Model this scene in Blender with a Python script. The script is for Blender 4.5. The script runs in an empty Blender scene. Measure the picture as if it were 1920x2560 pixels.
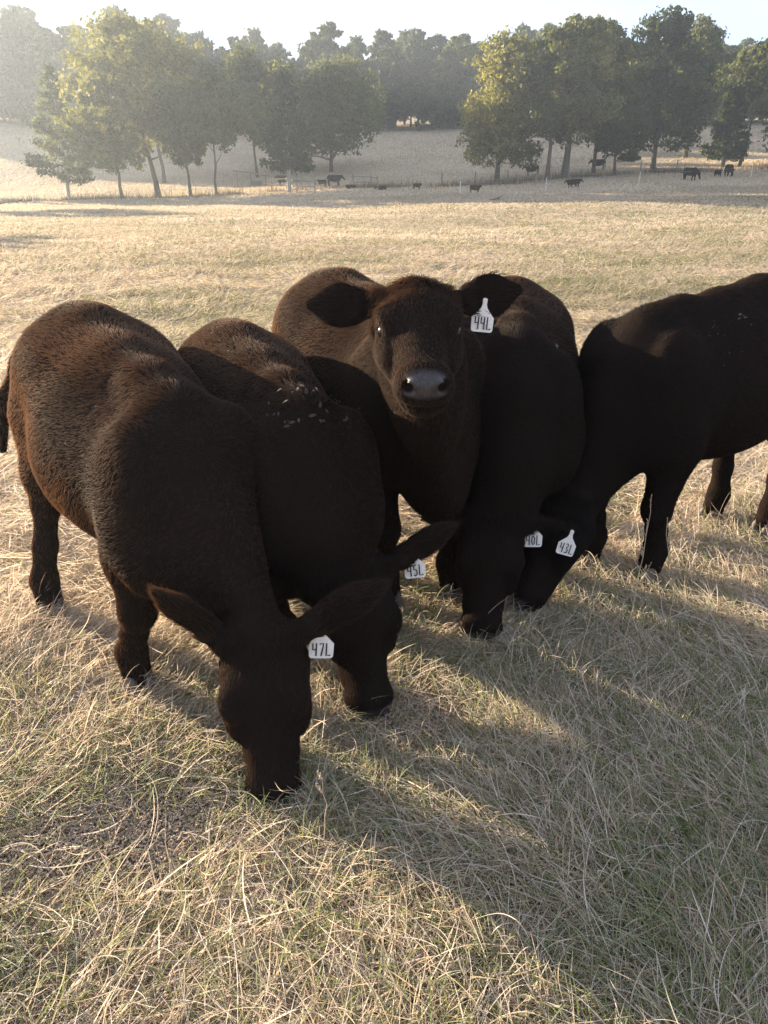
import bpy, math, random
import numpy as np
from mathutils import Vector, Matrix, Euler

rng = np.random.default_rng(7)
random.seed(7)
C = bpy.context.scene.collection
SC = bpy.context.scene

# ------------------------------------------------------------------ camera
CAM_H = 1.7
PITCH = math.degrees(math.atan((1280 - 430) / 1924))
cd = bpy.data.cameras.new('camera')
cam = bpy.data.objects.new('camera', cd)
C.objects.link(cam)
cam.location = (0, 0, CAM_H)
cam.rotation_euler = (math.radians(90 - PITCH), 0, 0)
cd.sensor_fit = 'VERTICAL'
cd.sensor_height = 34.6
cd.lens = 34.6 * 1924 / 2560
cd.clip_start = 0.05
cd.clip_end = 3000
SC.camera = cam

# ------------------------------------------------------------------ sky and sun
SUN_EL, SUN_AZ = 12.0, 55.0          # degrees above the horizon, degrees left of straight ahead
world = bpy.data.worlds.new('World')
SC.world = world
world.use_nodes = True
nt = world.node_tree
nt.nodes.clear()
def N(tree, t, **kw):
    n = tree.nodes.new(t)
    for k, v in kw.items():
        if k in n.inputs.keys():
            n.inputs[k].default_value = v
        else:
            setattr(n, k, v)
    return n
def L(tree, a, b):
    tree.links.new(a, b)
out = N(nt, 'ShaderNodeOutputWorld')
bg = N(nt, 'ShaderNodeBackground', Strength=0.15)
sky = N(nt, 'ShaderNodeTexSky', sky_type='NISHITA')
sky.sun_disc = False
sky.sun_elevation = math.radians(SUN_EL)
sky.sun_rotation = math.radians(-SUN_AZ)
sky.air_density = 0.8
sky.dust_density = 0.3
sky.ozone_density = 4.0
# thin streaks of high cloud, the same all over the sky
tc = N(nt, 'ShaderNodeTexCoord')
mp = N(nt, 'ShaderNodeMapping')
mp.inputs['Scale'].default_value = (1.5, 2.0, 7.0)
mp.inputs['Rotation'].default_value = (0.0, 0.25, 0.5)
cn = N(nt, 'ShaderNodeTexNoise', Scale=2.2, Detail=9.0, Roughness=0.6)
cr = N(nt, 'ShaderNodeValToRGB')
cr.color_ramp.elements[0].position = 0.42
cr.color_ramp.elements[1].position = 0.58
mx = N(nt, 'ShaderNodeMix', data_type='RGBA')
cl = N(nt, 'ShaderNodeMix', data_type='RGBA')
cl.inputs['Factor'].default_value = 0.92                       # thin veil of high cloud over the whole sky
cl.inputs[7].default_value = (.68, .79, 1.06, 1)
L(nt, tc.outputs['Generated'], mp.inputs['Vector'])
L(nt, mp.outputs['Vector'], cn.inputs['Vector'])
L(nt, cn.outputs['Fac'], cr.inputs['Fac'])
L(nt, sky.outputs['Color'], cl.inputs[6])
L(nt, cr.outputs['Color'], mx.inputs['Factor'])
L(nt, cl.outputs[2], mx.inputs[6])
mx.inputs[7].default_value = (.80, .81, .92, 1)
L(nt, mx.outputs[2], bg.inputs['Color'])
L(nt, bg.outputs['Background'], out.inputs['Surface'])

sd = bpy.data.lights.new('sun', 'SUN')
sd.energy = 3.15
sd.angle = math.radians(0.5)
sd.color = (1.0, 0.80, 0.56)
sun = bpy.data.objects.new('sun', sd)
C.objects.link(sun)
_e, _a = math.radians(SUN_EL), math.radians(SUN_AZ)
SUN_DIR = Vector((-math.sin(_a) * math.cos(_e), math.cos(_a) * math.cos(_e), math.sin(_e)))   # towards the sun
sun.rotation_euler = SUN_DIR.to_track_quat('Z', 'Y').to_euler()
sun.location = (-20, 15, 12)

SC.view_settings.view_transform = 'Standard'
SC.view_settings.look = 'None'
SC.view_settings.exposure = 2.98
SC.view_settings.gamma = 1.0
SC.view_settings.use_curve_mapping = False
SC.render.engine = 'CYCLES'
cy = SC.cycles
cy.use_denoising = True
cy.max_bounces = 8
cy.diffuse_bounces = 6
cy.glossy_bounces = 3
cy.transmission_bounces = 6
cy.transparent_max_bounces = 6
cy.volume_bounces = 0
cy.sample_clamp_indirect = 6.0
SC.cycles_curves.shape = 'RIBBONS'
SC.cycles_curves.subdivisions = 1

# ------------------------------------------------------------------ helpers
def tag(o, label=None, cat=None, group=None, kind=None):
    if label: o['label'] = label
    if cat: o['category'] = cat
    if group: o['group'] = group
    if kind: o['kind'] = kind
    return o

def link(name, data, parent=None, loc=None):
    o = bpy.data.objects.new(name, data)
    C.objects.link(o)
    if parent: o.parent = parent
    if loc is not None: o.location = loc
    return o

def np_mesh(name, V, F, mats=(), smooth=True, fmat=None):
    """mesh from arrays; F is an (n,3) or (n,4) integer array"""
    me = bpy.data.meshes.new(name)
    V = np.asarray(V, np.float32); F = np.asarray(F, np.int32)
    n, k = F.shape
    me.vertices.add(len(V)); me.vertices.foreach_set('co', V.ravel())
    me.loops.add(n * k); me.loops.foreach_set('vertex_index', F.ravel())
    me.polygons.add(n)
    me.polygons.foreach_set('loop_start', np.arange(0, n * k, k, dtype=np.int32))
    try: me.polygons.foreach_set('loop_total', np.full(n, k, np.int32))
    except Exception: pass
    me.polygons.foreach_set('use_smooth', np.full(n, smooth))
    for m in mats: me.materials.append(m)
    if fmat is not None: me.polygons.foreach_set('material_index', np.asarray(fmat, np.int32))
    me.update(calc_edges=True)
    me.validate()
    return me

def curves_data(name, P, R, mat, cols=None):
    """P (n,k,3) strand points, R (n,k) radii, cols (n,3) strand colours"""
    n, k, _ = P.shape
    hc = bpy.data.hair_curves.new(name)
    hc.add_curves([k] * n)
    hc.position_data.foreach_set('vector', np.ascontiguousarray(P, np.float32).ravel())
    a = hc.attributes.get('radius') or hc.attributes.new('radius', 'FLOAT', 'POINT')
    a.data.foreach_set('value', np.ascontiguousarray(R, np.float32).ravel())
    if cols is not None:
        c = hc.attributes.new('strand_colour', 'FLOAT_COLOR', 'CURVE')
        rgba = np.ones((n, 4), np.float32); rgba[:, :3] = cols
        c.data.foreach_set('color', rgba.ravel())
    hc.materials.append(mat)
    return hc

def mat_new(name):
    m = bpy.data.materials.new(name)
    m.use_nodes = True
    t = m.node_tree
    b = t.nodes['Principled BSDF']
    return m, t, b

def unit(v):
    v = np.asarray(v, float)
    return v / np.linalg.norm(v)
M = {}
FUR = 150000
GRASS_SCALE = 2.0
HAZE = 0.0010
SHADE_TREES = [(-49, 44, .72), (-39, 39, .72), (-62, 60, 1.1), (-72, 74, 1.0), (-66, 88, 1.1), (-82, 98, 1.1), (-56, 100, 1.0), (-92, 84, 1.1)]
# ------------------------------------------------------------------ animal bodies: blended volumes turned into one continuous skin
class Blend:
    def __init__(s): s.ops = []
    def ell(s, c, r, R=None, k=0.06, sub=False, tagm=None):
        c = np.asarray(c, float); r = np.asarray(r, float)
        R = np.eye(3) if R is None else np.asarray(R, float)      # columns are the axes
        ext = np.sqrt(((R * r) ** 2).sum(1))
        def f(p):
            q = (p - c) @ R
            k0 = np.sqrt(((q / r) ** 2).sum(-1)); k1 = np.sqrt(((q / r ** 2) ** 2).sum(-1)) + 1e-9
            return k0 * (k0 - 1) / k1
        s.ops.append((f, c - ext, c + ext, k, sub))
    def cone(s, a, b, r1, r2, k=0.05, n=None, sq=1.0, sub=False):
        a = np.asarray(a, float); b = np.asarray(b, float); ba = b - a; L2 = (ba @ ba) + 1e-12
        nn = None if n is None else unit(n)
        m = max(r1, r2) * max(1.0, sq)
        def f(p):
            pa = p - a
            t = np.clip(pa @ ba / L2, 0, 1)
            q = pa - t[..., None] * ba
            if nn is not None:
                q = q + nn * ((q @ nn) * (1 / sq - 1))[..., None]
            return np.sqrt((q ** 2).sum(-1)) - (r1 + (r2 - r1) * t)
        s.ops.append((f, np.minimum(a, b) - m, np.maximum(a, b) + m, k, sub))
    def chain(s, pts, rads, k=0.05, n=None, sq=1.0):
        for i in range(len(pts) - 1):
            s.cone(pts[i], pts[i + 1], rads[i], rads[i + 1], k, n, sq)
    def mesh(s, h):
        lo = np.min([o[1] for o in s.ops if not o[4]], 0) - 0.06
        hi = np.max([o[2] for o in s.ops if not o[4]], 0) + 0.06
        dim = np.ceil((hi - lo) / h).astype(int) + 1
        ax = [lo[i] + h * np.arange(dim[i]) for i in range(3)]
        fld = np.full(dim, 0.15, np.float32)
        for f, a, b, k, sub in s.ops:
            mar = max(k, 3 * h) + 0.01
            i0 = np.clip(np.floor((a - mar - lo) / h).astype(int), 0, dim - 1)
            i1 = np.clip(np.ceil((b + mar - lo) / h).astype(int) + 1, 1, dim)
            sl = tuple(slice(i0[j], i1[j]) for j in range(3))
            g = np.stack(np.meshgrid(*[ax[j][sl[j]].astype(np.float32) for j in range(3)], indexing='ij'), -1)
            d = f(g).astype(np.float32)
            cur = fld[sl]
            if sub:
                d = -d
                hh = np.maximum(k - np.abs(cur - d), 0) / k
                fld[sl] = np.maximum(cur, d) + hh * hh * k * 0.25
            else:
                hh = np.maximum(k - np.abs(cur - d), 0) / k
                fld[sl] = np.minimum(cur, d) - hh * hh * k * 0.25
        return surface_nets(fld, lo, h)

def surface_nets(f, lo, h):
    ins = f < 0
    cells = np.zeros(np.array(f.shape) - 1, np.int8)
    for dx in (0, 1):
        for dy in (0, 1):
            for dz in (0, 1):
                cells += ins[dx:f.shape[0] - 1 + dx, dy:f.shape[1] - 1 + dy, dz:f.shape[2] - 1 + dz]
    act = (cells > 0) & (cells < 8)
    idx = np.argwhere(act)
    vid = np.full(act.shape, -1, np.int32); vid[act] = np.arange(len(idx))
    acc = np.zeros((len(idx), 3)); cnt = np.zeros(len(idx))
    cor = np.array([(i, j, k) for i in (0, 1) for j in (0, 1) for k in (0, 1)])
    for a in range(8):
        for b in range(a + 1, 8):
            if np.abs(cor[a] - cor[b]).sum() != 1: continue
            va = f[tuple((idx + cor[a]).T)]; vb = f[tuple((idx + cor[b]).T)]
            m = (va < 0) != (vb < 0)
            t = np.where(m, va / np.where(m, va - vb, 1), 0)
            acc[m] += (cor[a] + t[:, None] * (cor[b] - cor[a]))[m]
            cnt[m] += 1
    V = lo + h * (idx + acc / cnt[:, None])
    quads = []
    for axis in range(3):
        o1, o2 = [(1, 2), (2, 0), (0, 1)][axis]
        sa = [slice(None)] * 3; sb = [slice(None)] * 3
        sa[axis] = slice(0, -1); sb[axis] = slice(1, None)
        A = ins[tuple(sa)]; B = ins[tuple(sb)]
        e = np.argwhere(A != B)
        ok = (e[:, o1] > 0) & (e[:, o2] > 0) & (e[:, o1] < f.shape[o1] - 1) & (e[:, o2] < f.shape[o2] - 1)
        e = e[ok]
        fl = A[tuple(e.T)]
        def cell(d1, d2):
            c = e.copy(); c[:, o1] -= d1; c[:, o2] -= d2
            return vid[tuple(c.T)]
        q = np.stack([cell(1, 1), cell(0, 1), cell(0, 0), cell(1, 0)], 1)
        q[~fl] = q[~fl][:, ::-1]
        quads.append(q)
    return V, np.concatenate(quads)
# ------------------------------------------------------------------ land
def sstep(a, b, x):
    t = np.clip((x - a) / (b - a), 0, 1); return t * t * (3 - 2 * t)
def terrain(x, y):
    x = np.asarray(x, float); y = np.asarray(y, float)
    t = np.clip((y - 8) / 77, 0, None)
    xc = 70 * np.tanh(x / 70)
    field = (.42 + .047 * xc) * np.minimum(t, 1.25) ** 1.6 - .75 * sstep(12, 45, y) * (1 - sstep(62, 92, y))
    hill = 8.0 + .00028 * np.minimum(np.abs(x), 130) ** 2 + .085 * np.clip(y - 150, 0, 75) + .6 * np.sin(x * .035 + 1.0)
    s = sstep(86, 158, y)
    z = field * (1 - s) + hill * s
    far = sstep(7, 30, y)
    z = z + far * (.10 * np.sin(x * .23 + y * .11) + .07 * np.sin(x * .11 - y * .27 + 1.7) + .05 * np.sin(x * .61 + y * .43))
    z = z + (1 - sstep(12, 30, np.hypot(x, y))) * (.010 * np.sin(x * 3.1 + 1.3 * np.sin(y * 2.3)) + .008 * np.sin(y * 4.3 + x * 1.7) - .018)
    return z

# ground: one sheet, dense near the camera, out past the wood
def graded(lo, hi, n, p):
    u = np.linspace(-1, 1, n)
    v = np.sign(u) * np.abs(u) ** p
    return np.where(v < 0, v * -lo, v * hi)
gx = graded(-170, 170, 240, 2.6)
gy = graded(-40, 330, 320, 2.6) + 1.0
GX, GY = np.meshgrid(gx, gy, indexing='ij')
GV = np.stack([GX, GY, terrain(GX, GY)], -1).reshape(-1, 3)
ii = np.arange(len(gx) * len(gy)).reshape(len(gx), len(gy))
GF = np.stack([ii[:-1, :-1], ii[1:, :-1], ii[1:, 1:], ii[:-1, 1:]], -1).reshape(-1, 4)
m, t, b = mat_new('dry_pasture')
ge = N(t, 'ShaderNodeNewGeometry')
def noise_col(scale, detail, a, c, ca, cb, sc=(1, 1, 1)):
    mp_ = N(t, 'ShaderNodeMapping'); mp_.inputs['Scale'].default_value = sc
    no_ = N(t, 'ShaderNodeTexNoise', Scale=scale, Detail=detail, Roughness=.62)
    rp_ = N(t, 'ShaderNodeValToRGB')
    rp_.color_ramp.elements[0].position = a; rp_.color_ramp.elements[0].color = (*ca, 1)
    rp_.color_ramp.elements[1].position = c; rp_.color_ramp.elements[1].color = (*cb, 1)
    L(t, ge.outputs['Position'], mp_.inputs['Vector']); L(t, mp_.outputs['Vector'], no_.inputs['Vector'])
    L(t, no_.outputs['Fac'], rp_.inputs['Fac'])
    return no_, rp_
n1, r1 = noise_col(.16, 7, .40, .62, (.46, .37, .25), (.26, .225, .135))
n2, r2 = noise_col(1.1, 8, .32, .70, (.17, .135, .085), (.50, .43, .31), (.5, 1.8, 1))
n3, r3 = noise_col(14, 6, .30, .72, (.34, .285, .215), (.54, .46, .35))
mA = N(t, 'ShaderNodeMix', data_type='RGBA'); mA.inputs['Factor'].default_value = .5
mB = N(t, 'ShaderNodeMix', data_type='RGBA'); mB.inputs['Factor'].default_value = .5
L(t, r1.outputs['Color'], mA.inputs[6]); L(t, r2.outputs['Color'], mA.inputs[7])
L(t, mA.outputs[2], mB.inputs[6]); L(t, r3.outputs['Color'], mB.inputs[7])
L(t, mB.outputs[2], b.inputs['Base Color'])
b.inputs['Roughness'].default_value = .95; b.inputs['Specular IOR Level'].default_value = .1
bp = N(t, 'ShaderNodeBump', Strength=.7, Distance=.06)
L(t, n3.outputs['Fac'], bp.inputs['Height']); L(t, bp.outputs['Normal'], b.inputs['Normal'])
M['ground'] = m
ground = link('ground', np_mesh('ground', GV, GF, [m]))
tag(ground, 'dry tan pasture running from the feed up to the wood', None, None, 'structure')
# ------------------------------------------------------------------ coat, skin, hoof, eye and tag materials
def coat_material(name, root, tip, rough=0.65):
    m, t, b = mat_new(name)
    at = N(t, 'ShaderNodeAttribute', attribute_name='strand_colour')
    b.inputs['Roughness'].default_value = rough
    b.inputs['Specular IOR Level'].default_value = 0.20
    L(t, at.outputs['Color'], b.inputs['Base Color'])
    tr = N(t, 'ShaderNodeBsdfTranslucent')
    mu = N(t, 'ShaderNodeMix', data_type='RGBA'); mu.blend_type = 'MULTIPLY'
    mu.inputs['Factor'].default_value = 1.0
    mu.inputs[7].default_value = (1.0, 0.72, 0.45, 1)
    L(t, at.outputs['Color'], mu.inputs[6])
    L(t, mu.outputs[2], tr.inputs['Color'])
    ms = N(t, 'ShaderNodeMixShader', Fac=0.45)
    L(t, b.outputs['BSDF'], ms.inputs[1]); L(t, tr.outputs['BSDF'], ms.inputs[2])
    L(t, ms.outputs['Shader'], t.nodes['Material Output'].inputs['Surface'])
    return m


M['coat'] = coat_material('black_coat', None, None)
m, t, b = mat_new('black_hide')
no = N(t, 'ShaderNodeTexNoise', Scale=55.0, Detail=4.0)
rp = N(t, 'ShaderNodeValToRGB')
rp.color_ramp.elements[0].color = (0.0085, 0.0066, 0.0060, 1); rp.color_ramp.elements[1].color = (0.0165, 0.0115, 0.0092, 1)
bp = N(t, 'ShaderNodeBump', Strength=0.35, Distance=0.004)
L(t, no.outputs['Fac'], rp.inputs['Fac']); L(t, rp.outputs['Color'], b.inputs['Base Color'])
L(t, no.outputs['Fac'], bp.inputs['Height']); L(t, bp.outputs['Normal'], b.inputs['Normal'])
b.inputs['Roughness'].default_value = 0.75
b.inputs['Specular IOR Level'].default_value = 0.15
# bare wet skin between the nostrils
at = N(t, 'ShaderNodeAttribute', attribute_name='bare_skin')
vo = N(t, 'ShaderNodeTexVoronoi', Scale=150.0); vr = N(t, 'ShaderNodeValToRGB')
vr.color_ramp.elements[0].color = (.046, .040, .044, 1); vr.color_ramp.elements[1].color = (.022, .019, .021, 1); vr.color_ramp.elements[1].position = .6
L(t, vo.outputs['Distance'], vr.inputs['Fac'])
cm = N(t, 'ShaderNodeMix', data_type='RGBA'); L(t, at.outputs['Fac'], cm.inputs['Factor']); L(t, rp.outputs['Color'], cm.inputs[6]); L(t, vr.outputs['Color'], cm.inputs[7]); L(t, cm.outputs[2], b.inputs['Base Color'])
for sock, lo_, hi_ in (('Roughness', .85, .40), ('Specular IOR Level', .0, .45)):
    mr = N(t, 'ShaderNodeMapRange'); mr.inputs['To Min'].default_value = lo_; mr.inputs['To Max'].default_value = hi_
    L(t, at.outputs['Fac'], mr.inputs['Value']); L(t, mr.outputs['Result'], b.inputs[sock])
M['hide'] = m
m, t, b = mat_new('dark_eye'); b.inputs['Base Color'].default_value = (0.010, 0.007, 0.006, 1); b.inputs['Roughness'].default_value = 0.15; b.inputs['Specular IOR Level'].default_value = 0.3
M['eye'] = m
m, t, b = mat_new('hoof_horn')
no = N(t, 'ShaderNodeTexNoise', Scale=40.0, Detail=5.0)
rp = N(t, 'ShaderNodeValToRGB')
rp.color_ramp.elements[0].color = (0.035, 0.03, 0.026, 1); rp.color_ramp.elements[1].color = (0.13, 0.115, 0.10, 1)
L(t, no.outputs['Fac'], rp.inputs['Fac']); L(t, rp.outputs['Color'], b.inputs['Base Color'])
b.inputs['Roughness'].default_value = 0.6
M['hoof'] = m
m, t, b = mat_new('white_tag')
no = N(t, 'ShaderNodeTexNoise', Scale=60.0, Detail=6.0)
rp = N(t, 'ShaderNodeValToRGB')
rp.color_ramp.elements[0].position = 0.36; rp.color_ramp.elements[0].color = (0.36, 0.32, 0.25, 1)
rp.color_ramp.elements[1].position = 0.50; rp.color_ramp.elements[1].color = (0.80, 0.79, 0.76, 1)
L(t, no.outputs['Fac'], rp.inputs['Fac']); L(t, rp.outputs['Color'], b.inputs['Base Color'])
b.inputs['Roughness'].default_value = 0.4
M['tag'] = m
m, t, b = mat_new('black_ink'); b.inputs['Base Color'].default_value = (0.012, 0.011, 0.014, 1); b.inputs['Roughness'].default_value = 0.5
M['ink'] = m

# hand-written figures for the ear tags: strokes in a unit box (x 0..0.6, y 0..1)
GLYPH = {
    '4': [[(0.04, 0.98), (0.03, 0.48), (0.50, 0.52)], [(0.47, 1.0), (0.44, 0.0)]],
    'L': [[(0.08, 1.0), (0.05, 0.03), (0.56, 0.06)]],
    '7': [[(0.02, 0.93), (0.52, 0.97), (0.40, 0.5), (0.24, 0.0)]],
    '5': [[(0.50, 0.97), (0.12, 0.96), (0.09, 0.56), (0.34, 0.60), (0.50, 0.42), (0.48, 0.16), (0.28, 0.02), (0.05, 0.08)]],
    '0': [[(0.28, 0.98), (0.09, 0.78), (0.06, 0.3), (0.25, 0.02), (0.44, 0.18), (0.48, 0.7), (0.28, 0.98)]],
    '3': [[(0.06, 0.92), (0.36, 0.98), (0.46, 0.78), (0.20, 0.56), (0.48, 0.40), (0.42, 0.10), (0.04, 0.04)]],
}
def tag_number_mesh(text, w, h, th=0.0045, z=0.0016):
    V, F = [], []
    n = len(text); adv = w / n
    for i, ch in enumerate(text):
        for st in GLYPH[ch]:
            pts = [(-w / 2 + adv * (i + 0.12) + p[0] * adv * 1.25, p[1] * h) for p in st]
            # one strip of quads with mitred joints
            pts = np.array(pts); base = len(V)
            for j in range(len(pts)):
                a = pts[max(j - 1, 0)]; c = pts[min(j + 1, len(pts) - 1)]
                d = unit(c - a); nn = np.array([-d[1], d[0]]) * th / 2
                V.append((*(pts[j] + nn), z)); V.append((*(pts[j] - nn), z))
            for j in range(len(pts) - 1):
                q = base + 2 * j
                F.append((q, q + 1, q + 3, q + 2))
    return np_mesh('tag_number', V, F, [M['ink']], smooth=False)

def tag_plate_mesh(w=0.073, h=0.074):
    """house-shaped plastic tag with rounded lower corners and a narrow neck; y up, origin at the centre of the lower edge"""
    r = 0.008
    half = [(0, 0), (w / 2 - r, 0), (w / 2 - r * .3, r * .3), (w / 2, r), (w / 2 + .001, h * .62), (w / 2 - .004, h * .68),
            (0.011, h), (0.007, h + .012), (0.0075, h + .030)]
    outl = half + [(-x, y) for x, y in half[::-1] if x > 0]
    me = bpy.data.meshes.new('ear_tag')
    n = len(outl); t = 0.0012
    bend = lambda x, y: 0.004 * (y / h) ** 2 - 0.003 * (2 * x / w) ** 2
    V = [(x, y, bend(x, y) + t) for x, y in outl] + [(x, y, bend(x, y) - t) for x, y in outl]
    F = [tuple(range(n)), tuple(range(2 * n - 1, n - 1, -1))] + [((i + 1) % n, i, n + i, n + (i + 1) % n) for i in range(n)]
    me.from_pydata(V, [], F); me.materials.append(M['tag']); me.update()
    return me

def hoof_mesh(S):
    V, F = [], []
    def claw(sy):
        b = len(V); rings = [(0.0, 1.0, 0.018), (0.018, 0.98, 0.012), (0.050, 0.80, -0.004), (0.068, 0.70, -0.012)]
        n = 10
        for z, sc, fx in rings:
            for i in range(n):
                a = 2 * math.pi * i / n
                x = math.cos(a) * 0.052 * sc * (1.25 if math.cos(a) > 0 else 0.9); y = math.sin(a) * 0.027 * sc
                V.append(((x + fx) * S, (y + sy * 0.026) * S, z * S))
        for k in range(3):
            for i in range(n):
                F.append((b + k * n + i, b + k * n + (i + 1) % n, b + (k + 1) * n + (i + 1) % n, b + (k + 1) * n + i))
        c = len(V); V.append((0.018 * S, sy * 0.026 * S, 0)); V.append((-0.012 * S, sy * 0.026 * S, 0.068 * S))
        for i in range(n):
            F.append((b + (i + 1) % n, b + i, c, c)); F.append((b + 3 * n + i, b + 3 * n + (i + 1) % n, c + 1, c + 1))
    claw(1); claw(-1)
    me = bpy.data.meshes.new('hoof')
    me.from_pydata(V, [], [tuple(dict.fromkeys(f)) for f in F]); me.materials.append(M['hoof'])
    for p in me.polygons: p.use_smooth = True
    me.update()
    return me

def sphere_mesh(name, r, mat, nu=16, nv=10):
    V = [(0, 0, r)]; F = []
    for j in range(1, nv):
        for i in range(nu):
            a = 2 * math.pi * i / nu; b = math.pi * j / nv
            V.append((r * math.sin(b) * math.cos(a), r * math.sin(b) * math.sin(a), r * math.cos(b)))
    V.append((0, 0, -r))
    for i in range(nu):
        F.append((0, 1 + i, 1 + (i + 1) % nu))
        F.append((len(V) - 1, 1 + (nv - 2) * nu + (i + 1) % nu, 1 + (nv - 2) * nu + i))
    for j in range(nv - 2):
        for i in range(nu):
            a = 1 + j * nu
            F.append((a + i, a + nu + i, a + nu + (i + 1) % nu, a + (i + 1) % nu))
    me = bpy.data.meshes.new(name); me.from_pydata(V, [], F); me.materials.append(mat)
    for p in me.polygons: p.use_smooth = True
    me.update(); return me

def make_cow(c, fur=60000):
    S = c['S']; hd = unit(np.array(c['heading'] + (0,))); lf = np.array([-hd[1], hd[0], 0.0])
    Rw = np.stack([hd, lf, [0, 0, 1.0]], 1)                 # local -> world
    pos = np.array(c['pos'] + (c.get('gz', 0.0),), float)
    loc = lambda w: Rw.T @ (np.asarray(w, float) - pos)
    dr = c.get('droop', 0.0)                                # grazing lets the shoulders down
    P = lambda x, y, z: np.array([x, y, z - dr * np.clip((x + .8) / .9, 0, 1.1) * (z > .4)]) * S
    B = Blend(); Y = (0, 1, 0)
    fat = c.get('fat', 1.0)
    # trunk
    B.ell(P(-.28, 0, .775), np.array([.44, .255 * fat, .31]) * S, k=.10 * S)
    B.ell(P(-.50, 0, .735), np.array([.41, .29 * fat, .30]) * S, k=.10 * S)
    B.ell(P(.03, 0, .79), np.array([.25, .215, .30]) * S, k=.10 * S)
    B.ell(P(.20, 0, .64), np.array([.17, .135, .19]) * S, k=.09 * S)
    B.ell(P(.26, 0, .52), np.array([.10, .07, .09]) * S, k=.09 * S)
    B.ell(P(-.82, 0, .92), np.array([.28, .24, .24]) * S, k=.12 * S)
    B.ell(P(-.55, 0, .92), np.array([.34, .245, .20]) * S, k=.12 * S)
    B.chain([P(.06, 0, 1.035), P(-.12, 0, 1.07), P(-.40, 0, 1.07), P(-.70, 0, 1.09), P(-.98, 0, 1.06)], np.array([.075, .055, .05, .06, .06]) * S, k=.09 * S)
    for s in (1, -1):
        B.ell(P(-.68, s * .165, .985), np.array([.13, .075, .075]) * S, k=.11 * S)          # hook bone
        B.ell(P(-.99, s * .09, .95), np.array([.08, .07, .10]) * S, k=.10 * S)          # pin bone
        B.ell(P(.08, s * .158, .81), np.array([.15, .082, .245]) * S, np.array(Matrix.Rotation(math.radians(14), 3, 'Y')), k=.085 * S)   # shoulder blade
        B.ell(P(.14, s * .15, .68), np.array([.10, .085, .13]) * S, k=.08 * S)
        B.ell(P(-.85, s * .155, .76), np.array([.19, .115, .28]) * S, k=.10 * S)         # thigh
    # neck and head
    poll, muz = loc(c['poll']), loc(c['muz'])
    hx = unit(muz - poll); up = Rw.T @ np.asarray(c['up'], float); hz = unit(up - (up @ hx) * hx); hy = np.cross(hz, hx)
    H = np.stack([hx, hy, hz], 1); hs = c.get('hs', 1.0)
    h = lambda x, y, z: poll + H @ (np.array([x, y, z]) * hs)
    nk = poll - hx * .02 * hs - hz * .10 * hs
    thr = h(.13, 0, -.19)
    w0, c0 = P(.02, 0, .98), P(.22, 0, .72)
    nb = c.get('neck_bow', 0.03)
    mid_t = (w0 + nk) / 2 + np.array([nb * .6, 0, nb]); mid_c = (c0 + thr) / 2 + np.array(c.get('throat', (0, 0, 0)))
    q_ = c.get('neck', .80); kn = .09 * S * q_
    B.chain([w0, mid_t, nk], [.120 * S, .100 * S * q_, .078 * hs * q_], k=kn, n=Y, sq=.88)
    B.chain([c0, mid_c, thr], [.145 * S, .105 * S * q_, .066 * hs * q_], k=kn, n=Y, sq=.84)
    B.chain([(w0 + c0) / 2, (mid_t + mid_c) / 2, (nk + thr) / 2], [.18 * S, .125 * S * q_, .082 * hs * q_], k=kn, n=Y, sq=.85)
    if c.get('dewlap'):
        B.chain([P(.26, 0, .56), mid_c + np.array([.02, 0, -.05]) * S, thr], [.085 * S, .075 * S, .05 * hs], k=.08 * S, n=Y, sq=.6)
    kh = .045 * hs
    B.ell(h(.105, 0, -.092), np.array([.125, .108, .092]) * hs, H, k=kh)
    B.ell(h(.01, 0, -.072), np.array([.060, .070, .062]) * hs, H, k=kh)
    B.cone(h(.13, 0, -.082), h(.36, 0, -.072), .086 * hs, .050 * hs, k=kh, n=hy, sq=1.0)
    B.ell(h(.385, 0, -.075), np.array([.054, .070, .060]) * hs, H, k=kh)
    B.ell(h(.36, 0, -.118), np.array([.065, .052, .036]) * hs, H, k=.03 * hs)
    for s in (1, -1):
        B.cone(h(.09, s * .058, -.165), h(.31, s * .034, -.118), .056 * hs, .032 * hs, k=kh)
        B.ell(h(.150, s * .078, -.030), np.array([.048, .036, .028]) * hs, H, k=.028 * hs)     # brow
        B.ell(h(.20, s * .082, -.095), np.array([.06, .028, .04]) * hs, H, k=.03 * hs)        # cheek bone
        B.ell(h(.172, s * .112, -.052), np.array([.026, .016, .018]) * hs, H, k=.018 * hs, sub=True)
        B.ell(h(.428, s * .030, -.044), np.array([.012, .021, .017]) * hs, H, k=.012 * hs)       # nostril rim
        B.ell(h(.446, s * .042, -.049), np.array([.040, .0175, .0165]) * hs, H, k=.005 * hs, sub=True)
    B.ell(h(.430, 0, -.104), np.array([.05, .075, .0045]) * hs, H, k=.012 * hs, sub=True)      # mouth
    # ears
    tips = []
    for s, key in ((1, 'ear_l'), (-1, 'ear_r')):
        wl = Rw.T if len(c[key]) > 3 else H
        e = unit(wl @ np.array(c[key][0])); fa = wl @ np.array(c[key][1]); fa = unit(fa - (fa @ e) * e); wd = np.cross(fa, e)
        L_ = c[key][2] if len(c[key]) > 2 else .19
        root = h(.005, s * .085, -.075)
        E_ = np.stack([e, wd, fa], 1)
        B.cone(root, root + e * .07 * hs, .034 * hs, .030 * hs, k=.03 * hs)
        B.ell(root + e * (.05 + L_ / 2) * hs, np.array([L_ / 2, .060, .019]) * hs, E_, k=.03 * hs)
        B.ell(root + e * (.045 + L_ / 2) * hs + fa * .021 * hs, np.array([L_ * .40, .040, .016]) * hs, E_, k=.012 * hs, sub=True)
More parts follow.
